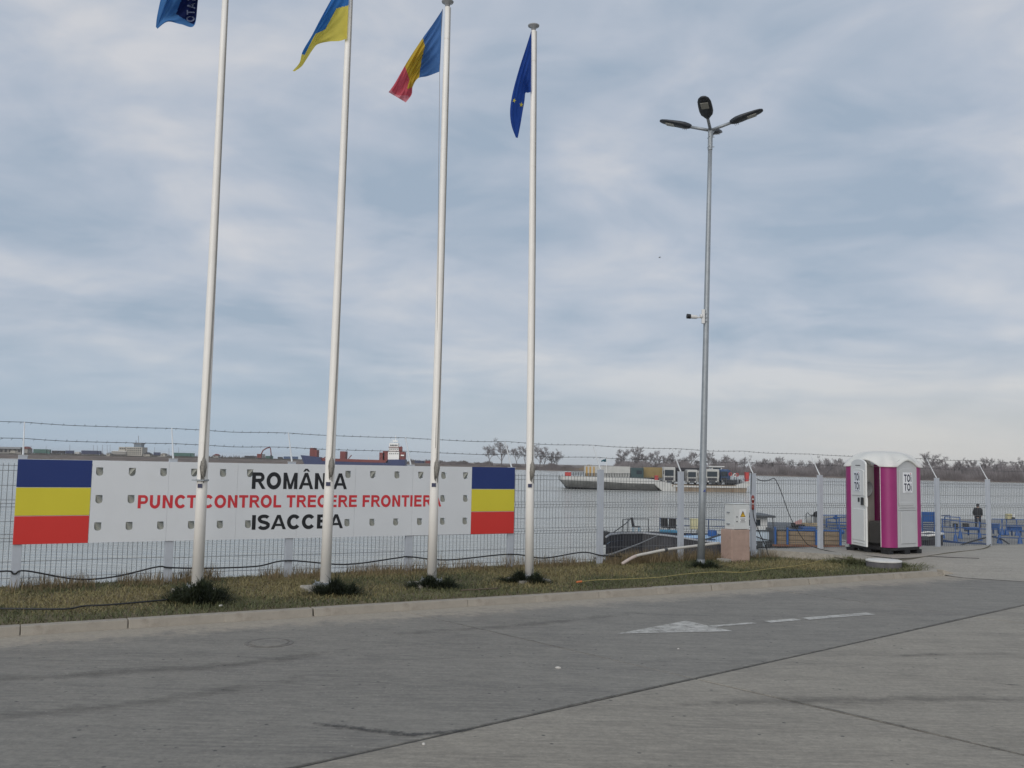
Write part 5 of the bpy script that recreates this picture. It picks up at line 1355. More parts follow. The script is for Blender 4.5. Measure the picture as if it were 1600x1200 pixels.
t = thing('instrument_box', 'cream instrument box on the far blue railing', 'box', at(1578, 811, 59.8)); pxb(MB(), 1574, 803, 1582, 811, 59.7, .3).build('case', M_CREAM, t, world=True, bevel=.02); pxb(MB(), 1574.6, 803.8, 1581.4, 805, 59.66, .05).build('lid', M_CREAM, t, world=True)
t = thing('lantern', 'small white lantern on a dark bracket beside the cream box', 'lantern', at(1585, 808, 59.5)); pxb(MB(), 1583, 804, 1586.5, 808.5, 59.5, .15).build('lens', M_WHITE, t, world=True, bevel=.03); pxb(MB(), 1582, 808.5, 1586, 811, 59.5, .12).build('bracket', M_STEELD, t, world=True)
# big blue board on a small boat, right next to the cabin
bd = thing('blue_ramp_board', 'solid blue upright ramp board with slats below, right of the toilet', 'ramp', at(1451, 830, 56))
pxb(MB(), 1441, 800, 1461, 815.5, 56, .12).build('board', M_BLUE, bd, world=True, bevel=.02)
for k in range(4): pxb(MB(), 1441.3, 817 + k * 3.4, 1461, 819 + k * 3.4, 56, .08).build('slat', M_DBLUE, bd, world=True)
for x in (1441.5, 1460.5): pxb(MB(), x - .7, 800, x + .7, 834, 56 - .08, .08).build('side_post', M_BLUE, bd, world=True)
wb = thing('workboat', 'small dark boat with a white gunwale behind the toilet cabin', 'boat', at(1450, 848, 50))
b = MB(); c0, c1 = at(1434, 836, 50), at(1474, 834, 50)
ol = [c0, c0 + Vector((.3, -.45, 0)), c1 + Vector((-.4, -.5, 0)), c1, c1 + Vector((-.4, .9, 0)), c0 + Vector((.3, .9, 0))]
b.add(ol + [p + Vector((0, .1, -.9)) for p in ol], [(i, (i + 1) % 6, (i + 1) % 6 + 6, i + 6) for i in range(6)] + [(5, 4, 3, 2, 1, 0)]); b.build('hull', M_HULLK, wb, world=True)
b = MB(); b.tube(ol + [ol[0]], .06, 6); b.build('gunwale', M_WHITE, wb, world=True)
pxb(MB(), 1444, 838, 1452, 845, 49.2, .3).build('engine_cover', M_STEELD, wb, world=True, bevel=.05)
for pts, lab in (([at(1500, 852.5, 50), at(1512, 848, 50.5), at(1540, 840, 52), at(1556, 838, 52.5)], 'black hose rising across the landing pontoon edge'), ([at(1552, 839, 53), at(1566, 843, 51.5), at(1578, 851, 50)], 'black hose falling to the edge right of the pale post')):
    b = MB(); b.tube(smooth(pts), .045, 6); tag(b.build('hose', M_BLACK, smooth=True), lab, 'hose')

# =================================================================== PERSON
M_COAT = mat('coat_black', (.020, .021, .024), .85, var=.3, scale=12); M_TROU = mat('trousers_dark', (.018, .022, .035), .85, var=.3, scale=12)
M_SKIN = mat('skin', (.45, .28, .21), .55); M_HAT = mat('cap_black', (.015, .015, .017), .8); M_HAIR = mat('hair_dark', (.03, .025, .02), .8); M_SHOE = mat('shoe', (.012, .012, .012), .5)
PF = at(1528.5, 829.5, 66); per = thing('person', 'person in black coat, cap and dark trousers standing on the pontoon', 'person', (PF.x, PF.y, -2.3), R(150))
def skin_body(name, joints, edges, radii, m, parent, root=0, sub=2):
    me = bpy.data.meshes.new(name); me.from_pydata(joints, edges, []); me.materials.append(m)
    o = bpy.data.objects.new(name, me); COL.objects.link(o); o.parent = parent
    sk = o.modifiers.new('Skin', 'SKIN'); sk.use_smooth_shade = True; ss = o.modifiers.new('Sub', 'SUBSURF'); ss.levels = sub; ss.render_levels = sub
    for i, r_ in enumerate(radii):
        v = me.skin_vertices[0].data[i]; v.radius = r_ if isinstance(r_, tuple) else (r_, r_); v.use_root = (i == root)
    return o
J = [(0, 0, .95), (0, .01, 1.15), (0, 0, 1.36), (0, 0, 1.47), (0, -.02, 1.56), (0, -.02, 1.68), (.19, 0, 1.41), (.25, .02, 1.15), (.23, -.06, .92), (-.19, 0, 1.41), (-.25, .02, 1.15), (-.23, -.06, .92), (.10, 0, .88), (.12, -.02, .50), (.13, .01, .09), (.14, -.15, .04), (-.10, 0, .88), (-.12, -.02, .50), (-.13, .01, .09), (-.14, -.15, .04)]
Ed = [(0, 1), (1, 2), (2, 3), (3, 4), (4, 5), (2, 6), (6, 7), (7, 8), (2, 9), (9, 10), (10, 11), (0, 12), (12, 13), (13, 14), (14, 15), (0, 16), (16, 17), (17, 18), (18, 19)]
Rd = [(.12, .09), (.115, .085), (.12, .085), .055, .075, .085, .055, .036, .034, .055, .036, .034, .10, .065, .045, .04, .10, .065, .045, .04]
skin_body('body', J, Ed, Rd, M_SKIN, per)
Jc = [(0, 0, .82), (0, .01, 1.0), (0, .01, 1.2), (0, 0, 1.37), (0, -.005, 1.50), (.2, 0, 1.42), (.262, .02, 1.15), (.236, -.055, .955), (-.2, 0, 1.42), (-.262, .02, 1.15), (-.236, -.055, .955)]
skin_body('coat', Jc, [(0, 1), (1, 2), (2, 3), (3, 4), (3, 5), (5, 6), (6, 7), (3, 8), (8, 9), (9, 10)], [(.225, .18), (.215, .175), (.215, .17), (.225, .165), .10, .10, .078, .06, .10, .078, .06], M_COAT, per)
for sx in (1, -1):
    skin_body('trouser_leg', [(sx * .10, 0, .93), (sx * .12, -.02, .52), (sx * .132, .01, .10)], [(0, 1), (1, 2)], [.118, .085, .072], M_TROU, per)
    skin_body('shoe', [(sx * .132, .03, .055), (sx * .142, -.17, .045)], [(0, 1)], [.055, .048], M_SHOE, per, sub=1)
    for k in range(4):
        b = MB(); x = sx * (.232 + (k - 1.5) * .004); b.tube([(x, -.075 + (k - 1.5) * .022, .90), (x, -.08 + (k - 1.5) * .022, .855), (x - sx * .01, -.082 + (k - 1.5) * .02, .825)], [.010, .009, .007], 6); b.build('finger', M_SKIN, per, True)
    b = MB(); b.tube([(sx * .222, -.10, .91), (sx * .21, -.125, .88), (sx * .205, -.13, .86)], [.011, .010, .008], 6); b.build('thumb', M_SKIN, per, True)
    b = MB(); b.lathe([(0, -.03), (.014, -.02), (.014, .02), (0, .03)], (sx * .088, -.02, 1.63), 8); b.build('ear', M_SKIN, per, True)
    b = MB(); b.lathe([(0, -.01), (.011, 0), (0, .01)], (sx * .032, -.103, 1.64), 8); b.build('eye', M_TYRE, per)
b = MB(); b.hexa([(-.014, -.125, 1.60), (.014, -.125, 1.60), (.012, -.09, 1.60), (-.012, -.09, 1.60)], [(-.006, -.104, 1.645), (.006, -.104, 1.645), (.006, -.09, 1.645), (-.006, -.09, 1.645)]); b.build('nose', M_SKIN, per)
b = MB(); b.box((0, -.10, 1.575), (.045, .012, .008)); b.build('mouth', mat('lips', (.30, .13, .11), .5), per)
b = MB(); b.lathe([(.093, 1.585), (.099, 1.64), (.096, 1.69)], (0, -.012, 0), 16, False); b.build('hair', M_HAIR, per, True)
b = MB(); b.lathe([(.103, 1.672), (.108, 1.70), (.095, 1.755), (.05, 1.78), (0, 1.785)], (0, -.018, 0), 16); b.hexa([(-.07, -.20, 1.672), (.07, -.20, 1.672), (.09, -.09, 1.676), (-.09, -.09, 1.676)], [(-.07, -.20, 1.682), (.07, -.20, 1.682), (.09, -.09, 1.69), (-.09, -.09, 1.69)]); b.build('cap', M_HAT, per, autosmooth=40)

# =================================================================== FERRY WITH LORRIES
YF = 188.0; k_ = mpp(YF)
M_FDARK = mat('ferry_hull_grey', (.27, .272, .26), .7, var=.25, scale=.5, dirt=.5, dcol=(.035, .035, .035)); M_FWHITE = mat('ferry_white', (.52, .52, .50), .6, var=.12, scale=.6, dirt=.45, dcol=(.30, .27, .23))
M_FRUST = mat('ferry_rust', (.27, .215, .16), .85, var=.3, scale=.5, dirt=.9, dcol=(.16, .075, .03)); M_RED = mat('signal_red', (.42, .05, .045), .5, var=.1)
M_LTEAL = mat('lorry_teal', (.032, .062, .066), .4, var=.1); M_LYEL = mat('container_ochre', (.26, .195, .085), .6, var=.15, scale=.8, dirt=.3); M_LWH = mat('lorry_white', (.42, .42, .40), .45, var=.15, scale=.8, dirt=.6, dcol=(.42, .40, .37))
M_LBL = mat('lorry_blue', (.04, .08, .17), .45, var=.1); M_LDK = mat('lorry_dark', (.028, .028, .035), .6, var=.2); M_LNAVY = mat('lorry_navy', (.02, .03, .08), .5, var=.15); M_LGRN = mat('lorry_green', (.045, .12, .10), .55, var=.15, scale=.3)
M_LORANGE = mat('stripe_ochre', (.42, .25, .06), .5, var=.1)
fer = thing('river_ferry', 'flat white and rust river ferry carrying lorries across the water', 'ferry', (at(1020, 767, YF).x, YF, ZW))
def P3(x, y, dy=0.0, Y=YF): p = at(x, y, Y); p.y += dy; return p
def sect(name, m, T, Bm, dep, inset=0.0, rake=0.0, parent=fer):
    """side profile T (top edge px points) and Bm (bottom edge), extruded by dep; bottom set back by inset"""
    b = MB(); n = len(T); V = [P3(*p) for p in T] + [P3(*p, inset) for p in Bm] + [P3(*p, dep) for p in T] + [P3(*p, dep - inset) for p in Bm]
    Fc = [(i, i + 1, n + i + 1, n + i) for i in range(n - 1)] + [(2 * n + i + 1, 2 * n + i, 3 * n + i, 3 * n + i + 1) for i in range(n - 1)] + [(i + 1, i, 2 * n + i, 2 * n + i + 1) for i in range(n - 1)] + [(n + i, n + i + 1, 3 * n + i + 1, 3 * n + i) for i in range(n - 1)]
    Fc += [(0, n, 3 * n, 2 * n), (n - 1, 3 * n - 1, 4 * n - 1, 2 * n - 1)]
    b.add(V, Fc); return b.build(name, m, parent, world=True)
sect('bulwark', M_FWHITE, [(877, 743.5), (934, 745.2), (985, 747), (1022, 749)], [(877.5, 750), (934, 752), (985, 755), (1022.5, 756)], 14)
sect('raked_hull', M_FDARK, [(877.6, 750), (934, 752), (985, 755), (1024, 756)], [(890, 764), (938, 766), (986, 768), (1033, 769)], 14, 1.9)
sect('boot_top', M_HULLK, [(886, 760.8), (938, 763.2), (986, 765.4), (1031, 766.4)], [(891, 766), (938, 768), (986, 769.5), (1033, 770.5)], 13, 1.2)
sect('ramp_side', M_FWHITE, [(1016, 749), (1030, 750.5), (1042, 754), (1056, 758)], [(1026, 760), (1036, 768), (1046, 768), (1056, 768.5)], 12, .2)
sect('car_deck', M_FRUST, [(1050, 757.2), (1090, 758), (1130, 758.6), (1168, 759)], [(1050, 770), (1090, 771), (1130, 771.5), (1166, 772)], 13, .3)
sect('sheer_strake', M_FWHITE, [(1052, 758.2), (1092, 759), (1130, 759.6), (1167, 760)], [(1052, 760.8), (1092, 761.6), (1130, 762.2), (1167, 762.6)], .3, 0).location.y -= .12
sect('bow_ramp', M_FWHITE, [(1150, 758), (1160, 755), (1166, 752.5), (1172, 751.5)], [(1150, 761), (1160, 760.5), (1168, 760), (1173, 759)], 9, 0)
for x0, x1, y in ((892, 912, 744), (915, 985, 746), (1128, 1160, 757)):
    b = MB(); n = int((x1 - x0) / 4)
    for i in range(n + 1): x = x0 + (x1 - x0) * i / n; b.tube([P3(x, y, .4), P3(x, y - 6.5, .4)], .06, 4)
    for dy in (2.5, 4.5, 6.5): b.tube([P3(x0, y - dy, .4), P3(x1, y - dy + .4, .4)], .05, 4)
    b.build('guard_rail', M_STEELD, fer, world=True)
for x0, y0, x1, y1, lab in ((883, 738.3, 892.5, 743.8, 'red life raft box at the left end of the ferry'), (1024, 743.5, 1029, 750, 'small red box amid the ferry before the ochre container'), (1165.5, 738.5, 1171, 752.5, 'tall red box at the right end of the ferry')):
    t = thing('red_box', lab, 'box', P3((x0 + x1) / 2, y1), 0, 'red boxes on the ferry'); pxb(MB(), x0, y0, x1, y1, YF, 1.0, .3).build('case', M_RED, t, world=True, bevel=.05); pxb(MB(), x0 - .3, y0 - .5, x1 + .3, y0 + .2, YF, 1.1, .25).build('lid', M_RED, t, world=True)
fm_ = thing('ferry_flag', 'small dark teal flag flying on the ferry mast', 'flag', P3(951, 729))
b = MB(); b.tube([P3(951.5, 745, 5), P3(951.5, 713.5, 5)], .06, 5); b.build('mast', M_WHITE, fm_, world=True)
b = MB(); b.grid(lambda u, v: P3(951.3 - 8 * u, 716 + (5.2 - 3.2 * u) * v + 3.6 * u + .5 * math.sin(u * 7), 5 + .3 * math.sin(u * 8)), 10, 4); b.build('flag_cloth', mat('flag_teal', (.02, .10, .13), .7), fm_, world=True)

def lorry(label, Y, x0, x1, yt, yb, body, cab=None, cabm=None, cw=8.0, group=None, stripes=None, cy=0.0, name='lorry', dep=2.5, wheels=True, cabtop=None):
    """a lorry seen from its side: load body, chassis, cab with windscreen and side window, wheels"""
    H = yb - yt; t = thing(name, label, 'lorry', at((x0 + x1) / 2, yb, Y), 0, group); kk = mpp(Y); wr = max(.45, H * .11 * kk)
    bx0, bx1 = (x0 + cw + 1, x1) if cab == 'L' else ((x0, x1 - cw - 1) if cab == 'R' else (x0, x1))
    if body is not None:
        ld = pxb(MB(), bx0, yt, bx1, yb - H * .24, Y, dep).build('load_body', body, t, world=True)
        n = max(2, int((bx1 - bx0) * kk / 1.6))
        for i in range(1, n): x = bx0 + (bx1 - bx0) * i / n; pxb(MB(), x - .03 / kk, yt + H * .03, x + .03 / kk, yb - H * .26, Y - .05, .06).build('body_rib', body, ld, world=True)
        if stripes:
            for (a_, c_, m_) in stripes: pxb(MB(), bx0 + a_, yt + .6, bx0 + c_, yb - H * .27, Y - .08, .06).build('painted_stripe', m_, ld, world=True)
    pxb(MB(), bx0, yb - H * .235, bx1, yb - H * .13, Y + .3, dep - .6).build('chassis', M_LDK, t, world=True)
    if cab:
        ca, cb_ = (x0, x0 + cw) if cab == 'L' else (x1 - cw, x1)
        ct = cabtop or (yt + H * .06)
        cb2 = pxb(MB(), ca, ct, cb_, yb - H * .10, Y, dep).build('cab', cabm, t, world=True, bevel=.12)
        sx = ca - .02 if cab == 'L' else cb_ + .02
        pxb(MB(), min(sx, sx + (.4 if cab == 'L' else -.4)), ct + H * .16, max(sx, sx + (.4 if cab == 'L' else -.4)), ct + H * .44, Y + .12, dep - .24).build('windscreen', M_GLASS, cb2, world=True)
        wa_ = ca + cw * .12 if cab == 'L' else ca + cw * .45
        pxb(MB(), wa_, ct + H * .18, wa_ + cw * .43, ct + H * .44, Y - .05, .08).build('side_window', M_GLASS, cb2, world=True)
    if wheels:
        xs = ([x0 + cw * .5] if cab == 'L' else ([x1 - cw * .5] if cab == 'R' else [])) + [bx0 + (bx1 - bx0) * q_ for q_ in ((.12, .78, .88) if cab != 'R' else (.10, .20, .86))]
        for x in xs:
            c_ = at(x, yb, Y) + Vector((0, .15, wr)); b = MB(); b.tube([c_, c_ + Vector((0, .35, 0))], wr, 12); w_ = b.build('wheel', M_TYRE, t, world=True)
            b = MB(); b.tube([c_ + Vector((0, -.02, 0)), c_ + Vector((0, .1, 0))], wr * .5, 8); b.build('rim', M_GALV, w_, world=True)
    return t
GF = 'lorries on the ferry'
lorry('long white trailer lorry with teal cab on the ferry', YF + 6, 914, 1005.5, 728.5, 751, M_LWH, 'R', M_LTEAL, 20, GF, [(1.5, 4, M_LORANGE), (7, 9.5, M_LORANGE), (13, 15, M_LORANGE)], cabtop=731)
lorry('lorry with ochre container behind the white cab on the ferry', YF + 9, 1006.5, 1038, 730.3, 752, M_LYEL, None, None, 8, GF)
def front_lorry(label, Y, x0, x1, yt, yb, m, body=None, back=14, group=GF):
    """a lorry seen nose-on: deep cab, windscreen, grille, mirrors, headlights"""
    t = thing('lorry', label, 'lorry', at((x0 + x1) / 2, yb, Y), 0, group); H = yb - yt
    cb2 = pxb(MB(), x0, yt, x1, yb - H * .14, Y, 2.4).build('cab', m, t, world=True, bevel=.15)
    w = x1 - x0
    pxb(MB(), x0 + w * .07, yt + H * .15, x0 + w * .84, yt + H * .49, Y - .06, .08).build('windscreen', M_GLASS, cb2, world=True)
    pxb(MB(), x0 + w * .10, yt + H * .57, x0 + w * .82, yt + H * .74, Y - .06, .08).build('grille', M_LDK, cb2, world=True)
    pxb(MB(), x0 + w * .06, yb - H * .24, x0 + w * .9, yb - H * .12, Y - .15, .25).build('bumper', M_STEELD, cb2, world=True)
    for q_ in (.10, .72): pxb(MB(), x0 + w * q_, yb - H * .23, x0 + w * (q_ + .12), yb - H * .16, Y - .2, .06).build('headlight', M_WHITE, cb2, world=True)
    for x in (x0 - .9, x1 + .1): pxb(MB(), x, yt + H * .2, x + .9, yt + H * .40, Y, .15).build('mirror', M_LDK, cb2, world=True)
    for x in (x0 + w * .14, x0 + w * .80):
        c_ = at(x, yb, Y) + Vector((0, .5, .5)); b = MB(); b.tube([c_ - Vector((.16, 0, 0)), c_ + Vector((.16, 0, 0))], .5, 12); b.build('wheel', M_TYRE, t, world=True)
    if body: pxb(MB(), x0 + w * .2, yt + H * .05, x1 + w * .15, yb - H * .2, Y + 2.8, back).build('load_body', body, t, world=True)
    return t
front_lorry('white cabbed lorry nose-on at the middle of the ferry', YF + 1.5, 1037.5, 1055.5, 730, 757.5, M_LWH, M_LDK, 9)
lorry('low dark flat trailer behind the white lorries on the ferry', YF + 10, 1056, 1092, 731, 754, M_LDK, None, None, 8, GF)
front_lorry('small white lorry half hidden by the lamp post', YF + 1.8, 1074, 1090, 734, 757.5, M_LWH, M_LWH, 6)
front_lorry('white lorry with large windscreen right of the lamp post', YF + 1, 1103.5, 1124, 733.2, 757, M_LWH, M_LWH, 6)
front_lorry('blue cabbed lorry at the right of the ferry', YF + 2.2, 1126, 1139, 733.4, 756, M_LBL, M_LBL, 5)
t = thing('wheelhouse', 'small white wheelhouse with roof bar behind the right lorries', 'wheelhouse', P3(1121, 757, 10)); pxb(MB(), 1112, 729.5, 1128, 757, YF + 11, 3).build('cabin', M_WHITE, t, world=True); pxb(MB(), 1108, 728.2, 1132, 729.5, YF + 10.5, 4).build('roof', M_WHITE, t, world=True); pxb(MB(), 1114, 731, 1126, 735, YF + 10.95, .1).build('window_band', M_GLASS, t, world=True)
b = MB(); b.tube([P3(1110.5, 757, 10), P3(1110.5, 724.5, 10)], .1, 5); b.build('mast', M_STEELD, t, world=True)
wn_ = thing('deck_winch', 'dark deck winch with rails near the right end of the ferry', 'winch', P3(1146, 757.5, 2))
b = MB(); c_ = P3(1146, 754, 2); b.tube([c_ - Vector((1.2, 0, 0)), c_ + Vector((1.2, 0, 0))], .5, 12); b.build('drum', M_LDK, wn_, world=True)
for x in (1135, 1156): pxb(MB(), x - .8, 749, x + .8, 758, YF + 1.8, .5).build('cheek', M_STEELD, wn_, world=True)
for i, (x, y, m_) in enumerate(((1143, 741, M_RED), (1150, 742.5, M_WHITE), (1153.5, 742, M_RED))):
    t = thing('life_ring_stand', ('red life ring stand right of the blue lorry', 'white life ring stand near the ferry winch', 'second red life ring stand near the ferry winch')[i], 'life ring', P3(x, 758, 1.2), 0, 'life rings on the ferry')
    b = MB(); b.tube([P3(x, 758, 1.2), P3(x, y, 1.2)], .06, 5); b.build('stand', M_STEELD, t, world=True)
    b = MB(); c_ = P3(x, y, 1.0); b.tube([c_ + Vector((.28 * math.cos(q_), 0, .28 * math.sin(q_))) for q_ in [i_ * math.pi / 6 for i_ in range(13)]], .09, 6); b.build('ring', m_, t, world=True)

# =================================================================== CARGO SHIP
YS = 700.0
M_SHIPB = mat('ship_blue', (.012, .024, .095), .5, var=.15, scale=.05, dirt=.3, dcol=(.05, .05, .07)); M_SHIPR = mat('ship_oxide', (.17, .038, .032), .7, var=.2, scale=.1, dirt=.4, dcol=(.08, .04, .04)); M_SHIPW = mat('ship_white', (.80, .79, .76), .5, var=.1, scale=.1)
shp = thing('cargo_ship', 'dark blue and oxide red cargo ship with white bridge on the river', 'ship', (at(550, 727, YS).x, YS, ZW))
def P5(x, y, dy=0): p = at(x, y, YS); p.y += dy; return p
def hullpart(name, m, T, Bm, dep):
    b = MB(); n = len(T); V = [P5(*p) for p in T] + [P5(*p) for p in Bm] + [P5(*p, dep) for p in T] + [P5(*p, dep) for p in Bm]
    V[0] = P5(*T[0], dep / 2); V[2 * n] = P5(*T[0], dep / 2 + .2); V[n] = P5(*Bm[0], dep / 2); V[3 * n] = P5(*Bm[0], dep / 2 + .2)
    Fc = [(i, i + 1, n + i + 1, n + i) for i in range(n - 1)] + [(2 * n + i + 1, 2 * n + i, 3 * n + i, 3 * n + i + 1) for i in range(n - 1)] + [(i + 1, i, 2 * n + i, 2 * n + i + 1) for i in range(n - 1)] + [(0, n, 3 * n, 2 * n), (n - 1, 3 * n - 1, 4 * n - 1, 2 * n - 1)]
    b.add(V, Fc); b.build(name, m, shp, world=True)
hullpart('hull', M_SHIPB, [(466.5, 711), (474, 711.6), (498, 714.2), (503, 720), (560, 722), (602, 723), (606, 718), (633, 718)], [(474, 730), (478, 731), (498, 731), (503, 731), (560, 732), (602, 733), (606, 733), (632, 733)], 13)
hullpart('hatch_coaming', M_SHIPR, [(496, 714.8), (504, 716), (530, 716.7), (560, 717.8), (606, 719)], [(496, 719), (504, 720.4), (530, 721.2), (560, 722.2), (606, 723.2)], 12.6)
def ship_box(x0, y0, x1, y1, nm, m, dy=2, dep=9): pxb(MB(), x0, y0, x1, y1, YS, dep, dy).build(nm, m, shp, world=True)
for x0, y0, x1, y1 in ((483, 699.8, 490, 713), (489.6, 702.8, 494, 714), (530.5, 705.2, 539, 717.5), (592, 707, 600, 720), (597.5, 704.6, 605.5, 720)): ship_box(x0, y0, x1, y1, 'hatch_tower', M_SHIPR)
ship_box(605.5, 705, 624, 718.5, 'accommodation', M_SHIPW, 2, 9); ship_box(607, 699, 622.5, 705, 'upper_deck', M_SHIPW, 2.5, 8); ship_box(607.5, 692.5, 621.5, 699, 'bridge', M_SHIPW, 2.5, 8); ship_box(606.5, 698.4, 623, 699.2, 'bridge_wing', M_SHIPR, 1.6, 10); ship_box(606, 704.6, 625, 705.4, 'deck_edge', M_SHIPR, 1.6, 10)
for k in range(5): ship_box(609.2 + k * 2.4, 694.6, 610.8 + k * 2.4, 696.8, 'bridge_window', M_GLASS, 2.2, .4)
for r_ in range(2):
    for k in range(5): ship_box(608 + k * 3.1, 701 + r_ * 7, 609.2 + k * 3.1, 702.6 + r_ * 7, 'porthole', M_GLASS, 2.2 if r_ == 0 else 1.7, .4)
ship_box(621.5, 698, 627, 712, 'funnel', M_SHIPR, 3, 5); ship_box(623, 706, 632, 718, 'poop_house', M_SHIPR, 2, 9); ship_box(626, 710.5, 631, 712.5, 'lifeboat', M_SHIPW, 1, 3)
for x, y0, y1 in ((616.5, 680, 695), (612.5, 686, 695), (609.5, 689, 695), (484.5, 696.5, 700), (574, 714, 719)):
    b = MB(); b.tube([P5(x, y1, 6), P5(x, y0, 6)], .22, 5); b.build('mast', M_SHIPW, shp, world=True)
ship_box(614, 683, 619, 683.8, 'radar_bar', M_SHIPW, 6, .5); ship_box(613, 688, 620.5, 690, 'radar_house', M_SHIPW, 4, 4)
for a_, c_ in (((502, 717), (511, 712)), ((543, 717), (548, 711)), ((621, 702), (626.5, 697))):
    b = MB(); b.tube([P5(*a_, 4), P5(*c_, 4)], .35, 5); b.build('derrick', M_SHIPR, shp, world=True)

# =================================================================== FAR BANK, LEFT
YB = 955.0
M_BWALL = mat('far_wall', (.42, .40, .35), .8, var=.12, scale=.1); M_BWALL2 = mat('far_wall_grey', (.30, .29, .27), .8, var=.15, scale=.1); M_BROOF = mat('far_roof_grey', (.24, .25, .26), .6, var=.1); M_BDK = mat('far_opening', (.045, .045, .05), .6)
M_BBLUE = mat('far_glass_tower', (.12, .16, .20), .3); M_PYL = mat('far_pole', (.22, .22, .23), .6)
def bbox(t, nm, m, x0, y0, x1, y1, Y=YB, dep=10, off=0): return pxb(MB(), x0, y0, x1, y1, Y, dep, off).build(nm, m, t, world=True)
t = thing('warehouse', 'long low open fronted shed with pale roof, far left bank', 'building', at(10, 708, YB))
bbox(t, 'wall', M_BWALL2, -60, 701, 33, 708.5); bbox(t, 'roof', M_BROOF, -62, 697.8, 34.5, 700.9, dep=14, off=-3)
for x in range(-56, 30, 7): bbox(t, 'opening', M_BDK, x, 702, x + 3.6, 706.5, YB - .3, .5)
bbox(t, 'door', M_BWALL, 16, 704, 24, 707.8, YB - .5, .6)
t = thing('house', 'tiny brownish house next to the long shed, far left bank', 'house', at(39, 707, YB)); bbox(t, 'wall', M_BWALL2, 35, 701, 43, 708); b = MB(); b.prism([(-4.8, 0), (4.8, 0), (0, 3.4)], at(39, 701, YB - 1), (mpp(YB), 0, 0), (0, 0, mpp(YB)), (0, 9, 0)); b.build('roof', M_SHIPR, t, world=True)
GL = 'vehicles parked on the far bank'
for x0, x1, yt, yb, m, lab in ((52, 78, 701.8, 709.5, M_LGRN, 'green covered lorry trailer, leftmost vehicle on the far bank'), (80.5, 90, 704, 709.5, M_LDK, 'dark lorry just right of the green trailer, far bank'), (92, 100, 704.2, 709.6, M_LDK, 'second dark lorry right of the green trailer, far bank'),
        (102, 114, 704, 709.8, M_LNAVY, 'third dark lorry right of the green trailer, far bank'), (127, 157, 704, 710.6, M_LNAVY, 'long navy lorry left of the tower building, far bank'), (240, 249.5, 706.8, 712.5, M_LNAVY, 'short navy container right of the tower building, far bank'),
        (271, 303, 707.6, 714.2, M_LGRN, 'long dark green lorry left of the first flagpole, far bank'), (382, 402, 712.2, 717.8, M_LDK, 'dark lorry left of the excavator, far bank'), (415, 426, 712.4, 718, M_LGRN, 'dark green lorry right of the excavator, far bank'),
        (443, 454, 713.2, 718.6, M_LBL, 'blue lorry beside the fence post, left one, far bank'), (455.5, 465, 713.4, 718.8, M_LBL, 'blue lorry close to the ship bow, far bank'), (648, 663, 719.6, 725.5, M_LNAVY, 'dark wagon right of the ship stern, far bank'), (665, 672, 719.9, 725.6, M_SHIPR, 'reddish wagon next to the third flagpole, far bank'),
        (434, 441, 714, 718.6, M_LDK, 'small dark van left of the two blue lorries, far bank'), (117, 124, 706, 710, M_LWH, 'small white van between dark lorries, far bank')):
    Yv = YB if x0 < 500 else 905
    lorry(lab, Yv, x0, x1, yt, yb, m, 'R' if (x1 - x0) > 12 else None, m, 4.5, GL, name='parked_lorry', wheels=False)
t = thing('port_building', 'pale port building with a square glazed control tower, far left bank', 'building', at(205, 712, YB))
bbox(t, 'left_wing', M_BWALL, 185.5, 698.4, 196, 705.5); bbox(t, 'low_wing', M_BWALL2, 174, 705.2, 198, 712, dep=8); bbox(t, 'main_block', M_BWALL, 197, 698.6, 222, 712, dep=14); bbox(t, 'tower', M_BBLUE, 208, 693.4, 219.5, 698.6, dep=8, off=2); bbox(t, 'roof', M_BROOF, 207, 692.4, 220.5, 693.5, dep=10, off=1); bbox(t, 'low_roof', M_BDK, 173, 710, 198, 711, YB - .6, 1); bbox(t, 'roof', M_SHIPW, 177, 704.6, 198, 705.4, dep=9, off=-.6)
for r_ in range(4):
    for k in range(7): bbox(t, 'window', M_BDK, 199 + k * 3.2, 700 + r_ * 2.9, 200.9 + k * 3.2, 701.4 + r_ * 2.9, YB - .2, .4)
for k in range(3): bbox(t, 'window', M_BDK, 187 + k * 3, 700, 188.8 + k * 3, 701.6, YB - .2, .4)
b = MB(); b.tube([at(216.5, 693, YB + 5), at(216.5, 681, YB + 5)], .25, 5); b.build('antenna', M_PYL, t, world=True)
b = MB(); b.tube([at(212.5, 693, YB + 5), at(212.5, 688, YB + 5)], .25, 5); b.build('antenna', M_PYL, t, world=True)
